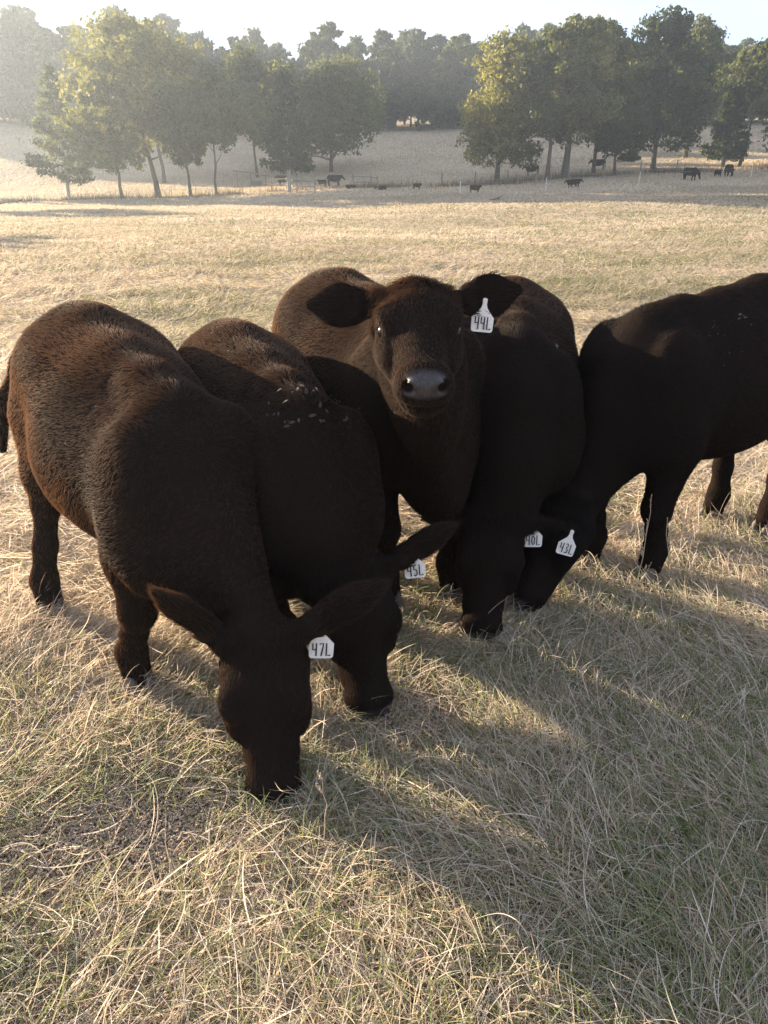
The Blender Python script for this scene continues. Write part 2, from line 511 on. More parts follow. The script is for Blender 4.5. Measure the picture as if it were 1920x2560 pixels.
        B.cone(root + e * (.05 + L_ * .72) * hs, root + e * (.065 + L_ * 1.02) * hs, .036 * hs, .016 * hs, k=.03 * hs, n=fa, sq=.5)
        tips.append((root, e, wd, fa, L_))
    # legs
    hooves = []
    for key, s, front in (('fr', -1, True), ('fl', 1, True), ('rr', -1, False), ('rl', 1, False)):
        g = loc(c[key]); g = np.array([g[0], g[1], g[2]])
        out = c.get(key + '_toe', 0.0)
        if front:
            sh, el = P(.08, s * .15, .74), P(.0, s * .15, .60)
            hz0 = g + P(-.01, 0, .055); fet = g + P(-.035, 0, .13)
            knee = np.array([(el[0] * .42 + g[0] * .58) + .03 * S, el[1] * .45 + g[1] * .55, g[2] + .33 * S])
            B.chain([sh, el, knee], np.array([.105, .092, .056]) * S, k=.05 * S)
            B.ell(knee, np.array([.055, .052, .068]) * S, k=.03 * S)
            can = knee * .45 + fet * .55
            B.chain([knee, can, fet], np.array([.045, .040, .046]) * S, k=.03 * S)
            B.chain([fet, hz0], np.array([.049, .050]) * S, k=.03 * S)
        else:
            st = P(-.72, s * .165, .64); hk = np.array([g[0] - .075 * S, g[1] * .6 + s * .14 * S * .4, g[2] + .43 * S])
            fet = g + P(-.035, 0, .13); hz0 = g + P(-.005, 0, .055)
            mid = st * .5 + hk * .5 + P(-.03, 0, .03)
            B.chain([P(-.84, s * .15, .74), mid, hk], np.array([.16, .095, .056]) * S, k=.06 * S)
            B.chain([st, mid], np.array([.12, .09]) * S, k=.05 * S)
            B.ell(hk + P(-.02, 0, .02), np.array([.055, .042, .07]) * S, k=.03 * S)
            can = hk * .45 + fet * .55
            B.chain([hk, can, fet], np.array([.046, .042, .047]) * S, k=.03 * S)
            B.chain([fet, hz0], np.array([.049, .050]) * S, k=.03 * S)
        hooves.append((g, out))
    # tail
    tl = [P(-1.0, 0, 1.08)] + [loc(q) for q in c['tail']]
    tr = np.linspace(.045, .016, len(tl)) * S
    B.chain(tl, tr, k=.05 * S)
    V, Q = B.mesh(c.get('vox', .010))
    # nose pad: the bare wet skin between the nostrils
    cen = V[Q].mean(1)
    q = (cen - poll) @ H / hs
    pad = (q[:, 0] > .398 + .25 * np.clip(q[:, 2] + .02, 0, 1)) & (np.abs(q[:, 1]) < .060) & (q[:, 2] > -.074) & (q[:, 0] < .50)
    me = np_mesh('body', V, Q, [M['hide']], True)
    qv = (V - poll) @ H / hs
    lim = .400 + .03 * np.abs(qv[:, 1] / .05) ** 2 - .10 * np.clip(qv[:, 2] + .03, -.06, 0)
    soft = lambda v, w: np.clip(.5 + v / w, 0, 1)
    mask = soft(qv[:, 0] - .402 - .25 * np.clip(qv[:, 2] + .02, 0, 1), .010) * soft(.051 - np.abs(qv[:, 1]), .010) * soft(qv[:, 2] + .070, .010) * (qv[:, 0] < .5)
    for s in (1, -1):
        mask = mask * np.clip((np.sqrt(((qv[:, 1] - s * .042) / .0165) ** 2 + ((qv[:, 2] + .049) / .0155) ** 2) - .8) / .25, 0, 1)  # inside the nostrils the dark hide colour paints in the shade of the hollow
    aa = me.attributes.new('bare_skin', 'FLOAT', 'POINT')
    if len(aa.data) == len(mask): aa.data.foreach_set('value', mask.astype(np.float32))
    root = link(c['name'], None)
    root.empty_display_size = .2
    root.matrix_world = Matrix(np.block([[Rw, pos[:, None]], [np.zeros((1, 3)), 1]]).tolist())
    tag(root, c['label'], c['cat'], c['group'])
    link('body', me, root)
    # eyes
    for s in (1, -1):
        e = link('eye', M['eye_mesh'], root); e.location = h(.172, s * .0835, -.054); e.scale = (hs,) * 3
        e.rotation_euler = Matrix(H.tolist()).to_euler()
    for g, out in hooves:
        o = link('hoof', M.setdefault('hoof_mesh%.2f' % S, None) or hoof_for(S), root); o.location = g; o.rotation_euler = (0, 0, out)
    # ear tag, hanging from the cow's left ear
    if c.get('tag'):
        T = c['tag']
        r0, e, wd, fa, L_ = tips[0]
        base = r0 + e * T['along'] * hs + fa * .012 * hs + np.array(T.get('shift', (0, 0, 0)))
        wn = Rw.T @ unit(T['normal']); rt = unit(np.cross(Rw.T @ unit(T['up']), wn)); u2 = np.cross(wn, rt)
        R3 = np.stack([rt, u2, wn], 1)
        tg = link('ear_tag', M['tag_mesh'], root)
        org = base - u2 * .104 * T.get('size', 1.0)
        tg.matrix_local = Matrix(np.block([[R3 * T.get('size', 1.0), org[:, None]], [np.zeros((1, 3)), 1]]).tolist())
        bt = link('tag_button', M['button_mesh'], tg, (0, .099, .004)); bt.scale = (1, 1, .45)
        link('tag_number', tag_number_mesh(T['text'], .060, .040), tg, (0.001, .008, 0.002))
    if fur:
        make_fur(c, root, V, Q, pad, poll, H, hs, S, tips, fur, tl)
    return root

def hoof_for(S):
    k = 'hoof_mesh%.2f' % S
    M[k] = hoof_mesh(S); return M[k]
M['eye_mesh'] = sphere_mesh('eye', .0225, M['eye'])
M['tag_mesh'] = tag_plate_mesh()
M['button_mesh'] = sphere_mesh('tag_button', .008, M['tag'], 10, 6)

def make_fur(c, root, V, Q, pad, poll, H, hs, S, tips, count, tl):
    r = np.random.default_rng(c.get('seed', 1))
    p0, p1, p2, p3 = (V[Q[:, i]] for i in range(4))
    nrm = np.cross(p2 - p0, p3 - p1); ar = np.linalg.norm(nrm, axis=1) / 2; nrm /= (2 * ar[:, None] + 1e-12)
    hq = (V[Q].mean(1) - poll) @ H / hs
    onhead = (hq[:, 0] > -.02) & (hq[:, 0] < .55) & (np.abs(hq[:, 1]) < .16) & (hq[:, 2] > -.26) & (hq[:, 2] < .08)
    w = ar * np.where(pad, 0, 1) * np.where(onhead, c.get('face_density', 3.5), 1)
    z = V[Q].mean(1)[:, 2]
    w = w * np.where(z < .05, 0, 1)
    f = r.choice(len(Q), count, p=w / w.sum())
    u, v = r.random(count), r.random(count)
    pt = (p0[f] * ((1 - u) * (1 - v))[:, None] + p1[f] * (u * (1 - v))[:, None] + p2[f] * (u * v)[:, None] + p3[f] * ((1 - u) * v)[:, None])
    n = nrm[f]
    q = (pt - poll) @ H / hs
    head = onhead[f]
    ear = np.zeros(count, bool); eard = np.zeros((count, 3))
    for (r0, e, wd, fa, L_) in tips:
        t = (pt - r0) @ e / hs
        near = np.linalg.norm(pt - r0 - (t * hs)[:, None] * e, axis=1) < .075 * hs
        m_ = (t > .035) & (t < L_ + .10) & near
        ear |= m_; eard[m_] = e
    head &= ~ear
    # lie of the hair: back and down over the trunk, down the legs, towards the muzzle on the face, towards the tip on the ears
    d = np.tile(np.array([-.75, 0, -.55]), (count, 1))
    low = pt[:, 2] < .55 * S
    d[low] = (-.15, 0, -1)
    d[head] = H[:, 0]
    tuftw = np.clip(1 - (q[:, 0] + .02) / c.get('tuft', .09) + r.normal(0, .25, count), 0, 1) * head * (q[:, 2] > -.12)
    toptuft = tuftw > 0
    d[ear] = eard[ear]
    d += r.normal(0, .17, (count, 3))
    # slow swirls so the coat does not lie in one direction everywhere
    sw = np.stack([np.sin(pt[:, 0] * 9 + 3 * np.sin(pt[:, 2] * 7)), np.sin(pt[:, 1] * 11 + pt[:, 2] * 6), np.sin(pt[:, 2] * 10 + pt[:, 0] * 5)], 1)
    d += sw * .22
    d -= (d * n).sum(1)[:, None] * n
    d /= np.linalg.norm(d, axis=1)[:, None] + 1e-9
    ln = r.uniform(.015, .029, count) * S
    ln[low] *= .8
    ln[head] = r.uniform(.010, .020, head.sum()) * hs
    ln[toptuft] += tuftw[toptuft] * r.uniform(.002, c.get('tuft_len', .016), toptuft.sum()) * hs
    ln[ear] = r.uniform(.014, .036, ear.sum()) * hs
    lift = np.full(count, .38); lift[head] = .32; lift += .35 * tuftw; lift[ear] = .35
    lift += r.normal(0, .08, count)
    ridge = (n[:, 2] > .75) & ~head & (pt[:, 2] > .95 * S)
    lift[ridge] += .35
    a = d + n * lift[:, None]; a /= np.linalg.norm(a, axis=1)[:, None]
    b2 = d + n * (lift * .3)[:, None] + np.array([0, 0, -.15]); b2 /= np.linalg.norm(b2, axis=1)[:, None]
    st = pt - n * .003
    Ps = np.stack([st, st + a * (ln * .5)[:, None], st + (a * .5 + b2 * .5) * ln[:, None]], 1)
    rad = np.stack([np.full(count, .00068), np.full(count, .00048), np.full(count, .0001)], 1) * np.where(head, .8, 1)[:, None] * (S / 1.05)
    # colour: black with a rusty, sun-bleached tint that varies in patches over the coat, plus painted glare at the front
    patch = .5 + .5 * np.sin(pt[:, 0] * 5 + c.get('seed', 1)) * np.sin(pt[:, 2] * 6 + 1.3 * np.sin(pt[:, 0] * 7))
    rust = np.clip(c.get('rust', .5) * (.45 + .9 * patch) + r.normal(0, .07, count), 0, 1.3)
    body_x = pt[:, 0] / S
    rust *= np.interp(body_x, [-1.1, -.45, -.05, .25], [1.0, 1.0, max(.42, c.get('front', .08)), c.get('front', .08)])  # front lifts the shaded forequarters brown: glare put into the hair colour
    rust[head] = np.clip(c.get('rust', .5) * r.normal(c.get('face', .14), .10, head.sum()), 0, 1); rust *= 1 + c.get('tuft_rust', 0) * tuftw
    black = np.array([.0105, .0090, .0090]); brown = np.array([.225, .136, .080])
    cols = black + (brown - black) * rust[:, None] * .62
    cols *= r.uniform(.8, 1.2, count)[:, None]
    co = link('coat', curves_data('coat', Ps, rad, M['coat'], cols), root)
    co['kind'] = 'stuff'
# ------------------------------------------------------------------ the five calves at the feed
G = 'black calves gathered round the feed'
herd = [
 dict(name='calf', cat='calf', group=G, label='black calf with head straight down in the feed and ear tag 47L',
      pos=(-.675, 2.33), heading=(.57, -.82), S=1.06, fat=1.08, droop=.085, poll=(-.355, 1.84, .48), muz=(-.32, 1.69, .035), up=(.12, -1, .1), hs=1.18,
      ear_l=((-.42, .90, .05), (.6, .1, .8), .185), ear_r=((-.72, -.68, .34), (.35, -.6, .7), .15),
      fr=(-.88, 2.28, 0), fl=(-.36, 2.45, 0), rr=(-1.40, 2.80, 0), rl=(-1.0, 3.3, 0),
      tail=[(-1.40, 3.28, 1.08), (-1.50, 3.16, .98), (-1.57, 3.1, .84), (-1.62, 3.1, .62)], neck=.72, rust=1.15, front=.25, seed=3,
      tag=dict(text='47L', along=.085, shift=(-.02, 0, -.022), normal=(.15, -1, .25), up=(.06, .2, 1))),
 dict(name='calf', cat='calf', group=G, label='black calf with chaff on its shoulder and half hidden ear tag 45L',
      pos=(-.29, 2.46), heading=(.42, -.91), S=.98, fat=.98, droop=.05, poll=(-.07, 2.21, .50), muz=(-.02, 2.07, .045), up=(.35, -1, .1), hs=1.15,
      ear_l=((-.35, .95, -.05), (.6, 0, .8), .185), ear_r=((.05, -.85, -.3), (.5, 0, .9), .17),
      fr=(-.46, 2.5, 0), fl=(-.08, 2.7, 0), rr=(-.95, 3.3, 0), rl=(-.55, 3.45, 0),
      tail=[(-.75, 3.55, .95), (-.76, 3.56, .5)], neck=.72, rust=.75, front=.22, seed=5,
      tag=dict(text='45L', along=.115, shift=(-.03, 0, -.005), normal=(.1, -1, .25), up=(-.1, .2, 1))),
 dict(name='calf', cat='calf', group=G, label='black calf holding its head up and looking straight ahead, ear tag 44L',
      pos=(.10, 3.0), heading=(.38, -.92), S=1.09, poll=(.09, 2.24, 1.425), muz=(.10, 1.86, 1.285), up=(0.0, -.5, 1), hs=1.06, vox=.0075, tuft=.13, tuft_len=.06, tuft_rust=.3, face_density=7,
      ear_l=((-.22, 1, .10), (.8, .25, .5), .135), ear_r=((-.14, -1, -.04), (.8, -.25, .5), .135), neck=1.0, dewlap=True, neck_bow=.05,
      fr=(.02, 2.86, 0), fl=(.30, 2.95, 0), rr=(-.48, 3.9, 0), rl=(-.10, 4.05, 0),
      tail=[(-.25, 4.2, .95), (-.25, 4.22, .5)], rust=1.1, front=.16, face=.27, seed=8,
      tag=dict(text='44L', along=.105, shift=(0, 0, -.005), size=.9, normal=(.22, -1, .2), up=(.10, .1, 1))),
 dict(name='calf', cat='calf', group=G, label='black calf feeding beside the alert calf, ear tag 40L hanging by its cheek',
      pos=(.53, 3.05), heading=(-.12, -1.0), S=1.05, fat=1.06, droop=.04, poll=(.43, 2.67, .50), muz=(.375, 2.52, .05), up=(-.1, -1, .1), hs=1.15,
      ear_l=((.2, .7, -.5), (.6, 0, .8), .15), ear_r=((.2, -.6, -.6), (.5, 0, .9), .15),
      fr=(.30, 2.98, 0), fl=(.68, 3.05, 0), rr=(.45, 4.0, 0), rl=(.85, 3.9, 0),
      tail=[(.62, 4.28, .95), (.62, 4.3, .5)], rust=.45, seed=11,
      tag=dict(text='40L', along=.06, shift=(-.02, 0, .015), normal=(.0, -1, .25), up=(.0, .2, 1))),
 dict(name='calf', cat='calf', group=G, label='black calf standing side on with its rump out of frame, ear tag 43L',
      pos=(1.14, 3.22), heading=(-.80, -.60), S=1.07, fat=1.06, droop=.0, poll=(.69, 2.93, .50), muz=(.505, 2.73, .06), up=(-.75, -.55, .35), hs=1.15,
      ear_l=((-.30, -.42, -.62), (.1, -1, .2), .12, 'world'), ear_r=((-.1, -.8, -.4), (.5, 0, .9), .15),
      fr=(.96, 3.24, 0), fl=(1.2, 3.10, 0), rr=(1.75, 3.76, 0), rl=(1.95, 3.58, 0),
      tail=[(2.15, 4.05, .95), (2.15, 4.05, .5)], rust=.12, seed=14,
      tag=dict(text='43L', along=.10, shift=(.05, .03, .02), normal=(.1, -1, .25), up=(.3, .2, 1))),
]
calves = [make_cow(c, FUR) for c in herd]

# bits of dry leaf and dung caught in the coats
def bits(calf, centre, spread, n, size, mat, name, label, seed):
    r = np.random.default_rng(seed)
    me = [o for o in calf.children if o.name.startswith('body')][0].data
    co = np.empty(len(me.vertices) * 3, np.float32); me.vertices.foreach_get('co', co); co = co.reshape(-1, 3)
    nn = np.empty(len(me.vertices) * 3, np.float32); me.vertex_normals.foreach_get('vector', nn); nn = nn.reshape(-1, 3)
    W = calf.matrix_world; R3 = np.array(W.to_3x3()); T3 = np.array(W.translation)
    d = np.linalg.norm((co - np.array(centre)) / np.array(spread), axis=1)
    near = np.where(d < 1)[0]
    if len(near) < 4 * n: near = np.argsort(d)[:n * 8]
    pick = r.choice(near, n)
    V, F = [], []
    for i in pick:
        p, q = co[i] + nn[i] * .013, nn[i] + r.normal(0, .35, 3); q /= np.linalg.norm(q)
        a = np.cross(q, r.normal(0, 1, 3)); a /= np.linalg.norm(a); b_ = np.cross(q, a)
        s = size * r.uniform(.4, 1.3); k = len(V)
        out = [p - a * s, p - a * s * .3 + b_ * s * .42 + q * s * .12, p + a * s * .4 + b_ * s * .36 + q * s * .2, p + a * s * 1.1, p + a * s * .3 - b_ * s * .40 + q * s * .1, p - a * s * .4 - b_ * s * .34]
        V += [R3 @ v + T3 for v in out]; V += [R3 @ (v + q * .0012) + T3 for v in out]
        F += [tuple(range(k + 5, k - 1, -1)), tuple(range(k + 6, k + 12))] + [(k + j, k + (j + 1) % 6, k + 6 + (j + 1) % 6, k + 6 + j) for j in range(6)]
    me2 = bpy.data.meshes.new(name); me2.from_pydata([tuple(v) for v in V], [], F); me2.materials.append(mat); me2.update()
    tag(link(name, me2), label, None, None, 'stuff')
m, t, b = mat_new('dry_leaf'); b.inputs['Base Color'].default_value = (.070, .054, .040, 1); b.inputs['Roughness'].default_value = .8
M['dry_leaf'] = m
m, t, b = mat_new('dried_dung'); b.inputs['Base Color'].default_value = (.15, .145, .135, 1); b.inputs['Roughness'].default_value = .9
M['dung'] = m
bpy.context.view_layer.update()
bits(calves[1], (.10, .02, 1.0), (.10, .16, .14), 30, .010, M['dry_leaf'], 'leaf_chaff', 'dry leaf chaff stuck on the shoulder of the calf with tag 45L', 1)
bits(calves[1], (-.55, -.05, 1.1), (.30, .16, .10), 60, .005, M['dry_leaf'], 'leaf_chaff', 'fine straw chaff on the back of the calf with tag 45L', 2)
bits(calves[0], (-.35, -.16, 1.0), (.5, .18, .25), 60, .0032, M['dry_leaf'], 'straw_bits', 'pale straw specks on the flank of the calf with tag 47L', 3)
bits(calves[4], (-.33, .14, 1.03), (.04, .05, .07), 6, .008, M['dung'], 'bird_dropping', 'white bird droppings on the back of the side on calf', 4)
bits(calves[4], (-.15, .15, .98), (.3, .1, .16), 16, .003, M['dung'], 'straw_bits', 'tiny pale specks on the shoulder of the side on calf', 6)
bits(calves[3], (.06, .10, .98), (.05, .04, .05), 4, .009, M['dung'], 'bird_dropping', 'pale dropping on the shoulder of the calf with tag 40L', 5)
# ------------------------------------------------------------------ trees
def leaf_material(name, trans=.45):
    m, t, b = mat_new(name)
    at = N(t, 'ShaderNodeAttribute', attribute_name='leaf_colour')
    L(t, at.outputs['Color'], b.inputs['Base Color'])
    b.inputs['Roughness'].default_value = .6; b.inputs['Specular IOR Level'].default_value = .3
    tr = N(t, 'ShaderNodeBsdfTranslucent')
    mu = N(t, 'ShaderNodeMix', data_type='RGBA'); mu.blend_type = 'MULTIPLY'; mu.inputs['Factor'].default_value = 1
    mu.inputs[7].default_value = (1.6, 1.6, .85, 1)
    L(t, at.outputs['Color'], mu.inputs[6]); L(t, mu.outputs[2], tr.inputs['Color'])
    ms = N(t, 'ShaderNodeMixShader', Fac=trans)
    L(t, b.outputs['BSDF'], ms.inputs[1]); L(t, tr.outputs['BSDF'], ms.inputs[2])
    L(t, ms.outputs['Shader'], t.nodes['Material Output'].inputs['Surface'])
    return m
M['leaf'] = leaf_material('leaves')
m, t, b = mat_new('bark')
no = N(t, 'ShaderNodeTexNoise', Scale=7.0, Detail=6.0)
mp_ = N(t, 'ShaderNodeMapping'); mp_.inputs['Scale'].default_value = (3, 3, .5)
ge = N(t, 'ShaderNodeTexCoord')
rp = N(t, 'ShaderNodeValToRGB')
rp.color_ramp.elements[0].color = (.035, .028, .022, 1); rp.color_ramp.elements[1].color = (.15, .125, .10, 1)
L(t, ge.outputs['Object'], mp_.inputs['Vector']); L(t, mp_.outputs['Vector'], no.inputs['Vector'])
L(t, no.outputs['Fac'], rp.inputs['Fac']); L(t, rp.outputs['Color'], b.inputs['Base Color'])
b.inputs['Roughness'].default_value = .95
M['bark'] = m
m, t, b = mat_new('pale_bark'); b.inputs['Base Color'].default_value = (.36, .34, .31, 1); b.inputs['Roughness'].default_value = .9
M['pale_bark'] = m

def tube(V, F, pts, rads, n=7):
    pts = np.asarray(pts, float); base = len(V)
    for i, p in enumerate(pts):
        d = unit(pts[min(i + 1, len(pts) - 1)] - pts[max(i - 1, 0)])
        a = unit(np.cross(d, (0.31, 0.9, 0.1))); c_ = np.cross(d, a)
        for k in range(n):
            th = 2 * math.pi * k / n
            V.append(p + (a * math.cos(th) + c_ * math.sin(th)) * rads[i])
    for i in range(len(pts) - 1):
        for k in range(n):
            F.append((base + i * n + k, base + i * n + (k + 1) % n, base + (i + 1) * n + (k + 1) % n, base + (i + 1) * n + k))

def leaf_cards(pts, size, col, r, squash=1.0, droop=0.0):
    n = len(pts)
    nrm = r.normal(0, 1, (n, 3)); nrm[:, 2] = np.abs(nrm[:, 2]) * squash + droop
    nrm /= np.linalg.norm(nrm, axis=1)[:, None]
    a = np.cross(nrm, r.normal(0, 1, (n, 3))); a /= np.linalg.norm(a, axis=1)[:, None] + 1e-9
    b_ = np.cross(nrm, a)
    s = size * 1.15 * r.uniform(.55, 1.25, n)[:, None]
    q = np.stack([-a * s, b_ * s * .55 + nrm * s * .15, a * s, -b_ * s * .55 + nrm * s * .15], 1) + pts[:, None, :]
    V = q.reshape(-1, 3); F = np.arange(4 * n).reshape(n, 4)
    return V, F, np.repeat(col, 4, 0)

def crown_mesh(V, F, col):
    me = np_mesh('crown', V, F, [M['leaf']], smooth=False)
    a = me.attributes.new('leaf_colour', 'FLOAT_COLOR', 'POINT')
    rgba = np.ones((len(V), 4), np.float32); rgba[:, :3] = col
    if len(a.data) == len(V): a.data.foreach_set('color', rgba.ravel())
    return me

GREEN = (.050, .072, .026); OLIVE = (.098, .106, .036); YELLOW = (.185, .175, .062); DARK = (.026, .040, .020); BLUEGREEN = (.040, .060, .034)
def broadleaf(h, w, base=.28, leaves=6500, col=OLIVE, col2=GREEN, lean=(0, 0), size=.20, trunk_r=.20, seed=0, gaps=.5, top=.5, lobes=26, limbs_bare=0, twin=False):
    """trunk with limbs that reach into the crown; leaves gathered in uneven clumps at the limb ends"""
    r = np.random.default_rng(seed)
    V, F = [], []
    cx, cy = lean
    steps = 7
    tr_top = h * .78
    tp = [np.array([cx * (i / steps) ** 1.2 + r.normal(0, .05) * (i > 0), cy * (i / steps) ** 1.2 + r.normal(0, .05) * (i > 0), tr_top * i / steps]) for i in range(steps + 1)]
    tr = [trunk_r * (1.35 if i == 0 else 1.0) * (1 - .82 * i / steps) for i in range(steps + 1)]
    tp[0][2] = -.25
    tube(V, F, tp, tr, 8)
    if twin:
        a0 = tp[1]
        tube(V, F, [a0, a0 + np.array([w * .10, .1, h * .16]), a0 + np.array([w * .2, 0, h * .38])], [trunk_r * .7, trunk_r * .55, trunk_r * .3], 7)
    centres, radii = [], []
    for k in range(lobes):
        # crown envelope: widest around the middle, ragged at the edge
        f = (k + r.random()) / lobes
        zz = base + (1 - base) * (f ** .85)
        env = math.sin(math.pi * min(1, max(0.06, (f * .88 + .12))) ** (.75 + top * .5)) ** .7
        ang = k * 2.399 + r.normal(0, .5)
        rr = w / 2 * env * r.uniform(.35, .95)
        cc = np.array([cx * zz + math.cos(ang) * rr, cy * zz + math.sin(ang) * rr, h * zz * .95])
        centres.append(cc); radii.append(w * r.uniform(.13, .23) * (1 - .25 * f))
        i = max(1, min(steps - 1, int(zz * .70 / .78 * steps)))
        a0 = tp[i] + (tp[i + 1] - tp[i]) * r.random()
        mid = a0 * .45 + cc * .55 + np.array([0, 0, -.06 * h * r.random()])
        if k % 2 == 0:
            tube(V, F, [a0, mid, cc], [tr[i] * .5, tr[i] * .28, .015], 5)
    for k in range(limbs_bare):
        ang = r.uniform(0, 6.28); a0 = tp[max(1, int(base * steps * .8))]
        e = a0 + np.array([math.cos(ang), math.sin(ang) * .5, .15]) * w * r.uniform(.25, .4)
        tube(V, F, [a0, (a0 + e) / 2 + np.array([0, 0, .2]), e], [tr[2] * .4, tr[2] * .25, .02], 5)
    centres.append(np.array([cx, cy, h * .93])); radii.append(w * .13)
    centres = np.array(centres); radii = np.array(radii)
    share = radii ** 2 / (radii ** 2).sum()
    pts, cs = [], []
    for c_, rad, sh in zip(centres, radii, share):
        n = int(leaves * sh)
        nsub = max(4, n // 28)
        d = r.normal(0, 1, (nsub, 3)); d /= np.linalg.norm(d, axis=1)[:, None]
        subs = c_ + d * (rad * r.uniform(.45, 1.15, nsub) ** .8)[:, None] * np.array([1.15, 1.15, .85])
        which = r.integers(0, nsub, n)
        p = subs[which] + r.normal(0, rad * .20, (n, 3)) * np.array([1, 1, .8])
        k = np.clip(r.normal(.5, .22) + r.normal(0, .15, n), 0, 1)[:, None]
        cc = np.array(col) * k + np.array(col2) * (1 - k)
        cc = cc * r.uniform(.7, 1.3, (n, 1))
        pts.append(p); cs.append(cc)
    pts = np.concatenate(pts); cs = np.concatenate(cs)
    ok = pts[:, 2] > base * h * .62; pts, cs = pts[ok], cs[ok]
    return np_mesh('trunk', np.array(V), np.array(F), [M['bark']]), crown_mesh(*leaf_cards(pts, size, cs, r))

def cedar(h, w, base=.12, leaves=7500, col=DARK, col2=GREEN, seed=0, size=.17, pale=True):
    r = np.random.default_rng(seed)
    V, F = [], []
    tube(V, F, [(0, 0, -.25), (0.03, 0, h * .3), (0, .05, h * .7), (0, 0, h * .98)], [.22, .17, .09, .02], 8)
    pts, cs = [], []
    nb = 60
    for k in range(nb):
        f = (k + r.random()) / nb
        z = h * (base + (1 - base) * f)
        prof = (1 - f) ** .72 * (.80 + .20 * min(1, f / .12))
        ang = k * 2.4 + r.normal(0, .3)
        rr = w / 2 * prof * r.uniform(.75, 1.12) + .12
        e = np.array([math.cos(ang) * rr, math.sin(ang) * rr, z + rr * .12])
        if k % 2 == 0: tube(V, F, [(0, 0, z - rr * .15), e * .6 + np.array([0, 0, z * .4]), e], [.045, .03, .01], 4)
        n = int(leaves / nb * (1.5 - f))
        s = r.random(n) ** .55
        p = np.array([0, 0, z]) * (1 - s)[:, None] + e * s[:, None] + r.normal(0, 1, (n, 3)) * (np.array([.16, .16, .15]) * (.5 + w * .09))
        kk = np.clip(r.normal(.5, .2) + r.normal(0, .15, n), 0, 1)[:, None]
        pts.append(p); cs.append((np.array(col) * kk + np.array(col2) * (1 - kk)) * r.uniform(.7, 1.3, (n, 1)))
    pts = np.concatenate(pts); cs = np.concatenate(cs)
    return np_mesh('trunk', np.array(V), np.array(F), [M['pale_bark' if pale else 'bark']]), crown_mesh(*leaf_cards(pts, size, cs, r))

def plant(name, parts, x, y, label, cat='tree', group=None, rz=0.0, sc=1.0):
    z = float(terrain(x, y))
    root = link(name, None, None, (x, y, z)); root.rotation_euler = (0, 0, rz); root.scale = (sc,) * 3
    tag(root, label, cat, group)
    tr_, cr_ = parts
    link('trunk', tr_, root); link('crown', cr_, root)
    return root

GT = 'trees standing along the far fence'
plant('cedar_tree', cedar(12.8, 7.8, .13, 9000, DARK, OLIVE, 1), -35.1, 92.6, 'broad pointed cedar with a pale trunk, leftmost tree along the fence', group=GT)
plant('field_tree', broadleaf(10.3, 8.1, .34, 10400, YELLOW, OLIVE, (-.8, 0), .20, .17, 2), -26.1, 83.0, 'small leaning tree with sunlit yellow leaves, just right of the broad cedar', group=GT)
plant('field_tree', broadleaf(16.5, 13.4, .38, 17600, OLIVE, YELLOW, (-2.4, .5), .21, .30, 3, lobes=34), -24.3, 89.7, 'tall tree on a thick trunk leaning left, behind the small yellow tree', group=GT)
plant('field_tree', broadleaf(17.0, 12.2, .36, 14400, YELLOW, OLIVE, (-1.0, 0), .22, .24, 4, lobes=30), -27.5, 104.8, 'tallest airy yellow green tree whose top stands above the wood', group=GT)
plant('field_tree', broadleaf(10.2, 5.6, .36, 8320, OLIVE, GREEN, (-.6, 0), .19, .17, 5), -19.7, 84.9, 'narrow green tree with a straight dark trunk and low drooping sprays', group=GT)
plant('field_tree', broadleaf(11.5, 6.3, .40, 8320, GREEN, OLIVE, (.1, 0), .19, .14, 6), -16.9, 84.2, 'slender tree with a thin straight trunk, left of the dark narrow cedar', group=GT)
plant('field_tree', broadleaf(13.6, 8.5, .34, 9600, OLIVE, GREEN, (-.8, 0), .22, .17, 7), -15.8, 104.8, 'green tree farther back between the slender tree and the narrow cedar', group=GT)
plant('field_tree', broadleaf(12.6, 7.3, .32, 8320, YELLOW, GREEN, (-.4, 0), .22, .17, 8), -12.6, 106.5, 'pale yellow green tree standing close behind the narrow cedar', group=GT)
plant('cedar_tree', cedar(10.6, 5.8, .17, 8500, DARK, BLUEGREEN, 9), -9.5, 83.7, 'dark narrow cedar with a whitish trunk beside the pipe rails', group=GT)
plant('field_tree', broadleaf(12.0, 12.9, .26, 15200, OLIVE, GREEN, (.6, 0), .23, .24, 10, lobes=34, limbs_bare=4, twin=True), -6.7, 106.8, 'round spreading tree with a forked trunk, alone left of the gap', group=GT)
plant('field_tree', broadleaf(12.8, 10.0, .17, 16800, OLIVE, YELLOW, (.3, 0), .19, .26, 11, lobes=36), 11.5, 85.8, 'broad yellow green tree with low hanging boughs, right of the gap', group=GT)
plant('field_tree', broadleaf(13.2, 7.3, .34, 11200, OLIVE, GREEN, (0, 0), .19, .22, 12), 16.0, 82.3, 'tall green tree on a straight dark trunk right of the low boughed tree', group=GT)
plant('field_tree', broadleaf(13.8, 8.1, .30, 12000, YELLOW, GREEN, (.5, 0), .19, .36, 13), 17.9, 83.4, 'tall tree with the thickest trunk, golden at the crown', group=GT)
plant('oak_tree', broadleaf(8.4, 5.6, .24, 8800, DARK, GREEN, (-.5, 0), .19, .16, 14), 22.8, 83.1, 'small dark oak beside the standing cow', group=GT)
plant('oak_tree', broadleaf(13.2, 9.3, .40, 12800, GREEN, OLIVE, (0, 0), .21, .20, 15, lobes=30), 22.0, 88.5, 'tall rounded oak rising behind the small dark oak', group=GT)
plant('oak_tree', broadleaf(14.4, 10.2, .22, 17600, DARK, GREEN, (-.3, 0), .21, .27, 16, lobes=38), 28.2, 88.5, 'large dark oak with a dense low crown and stout pale trunk', group=GT)
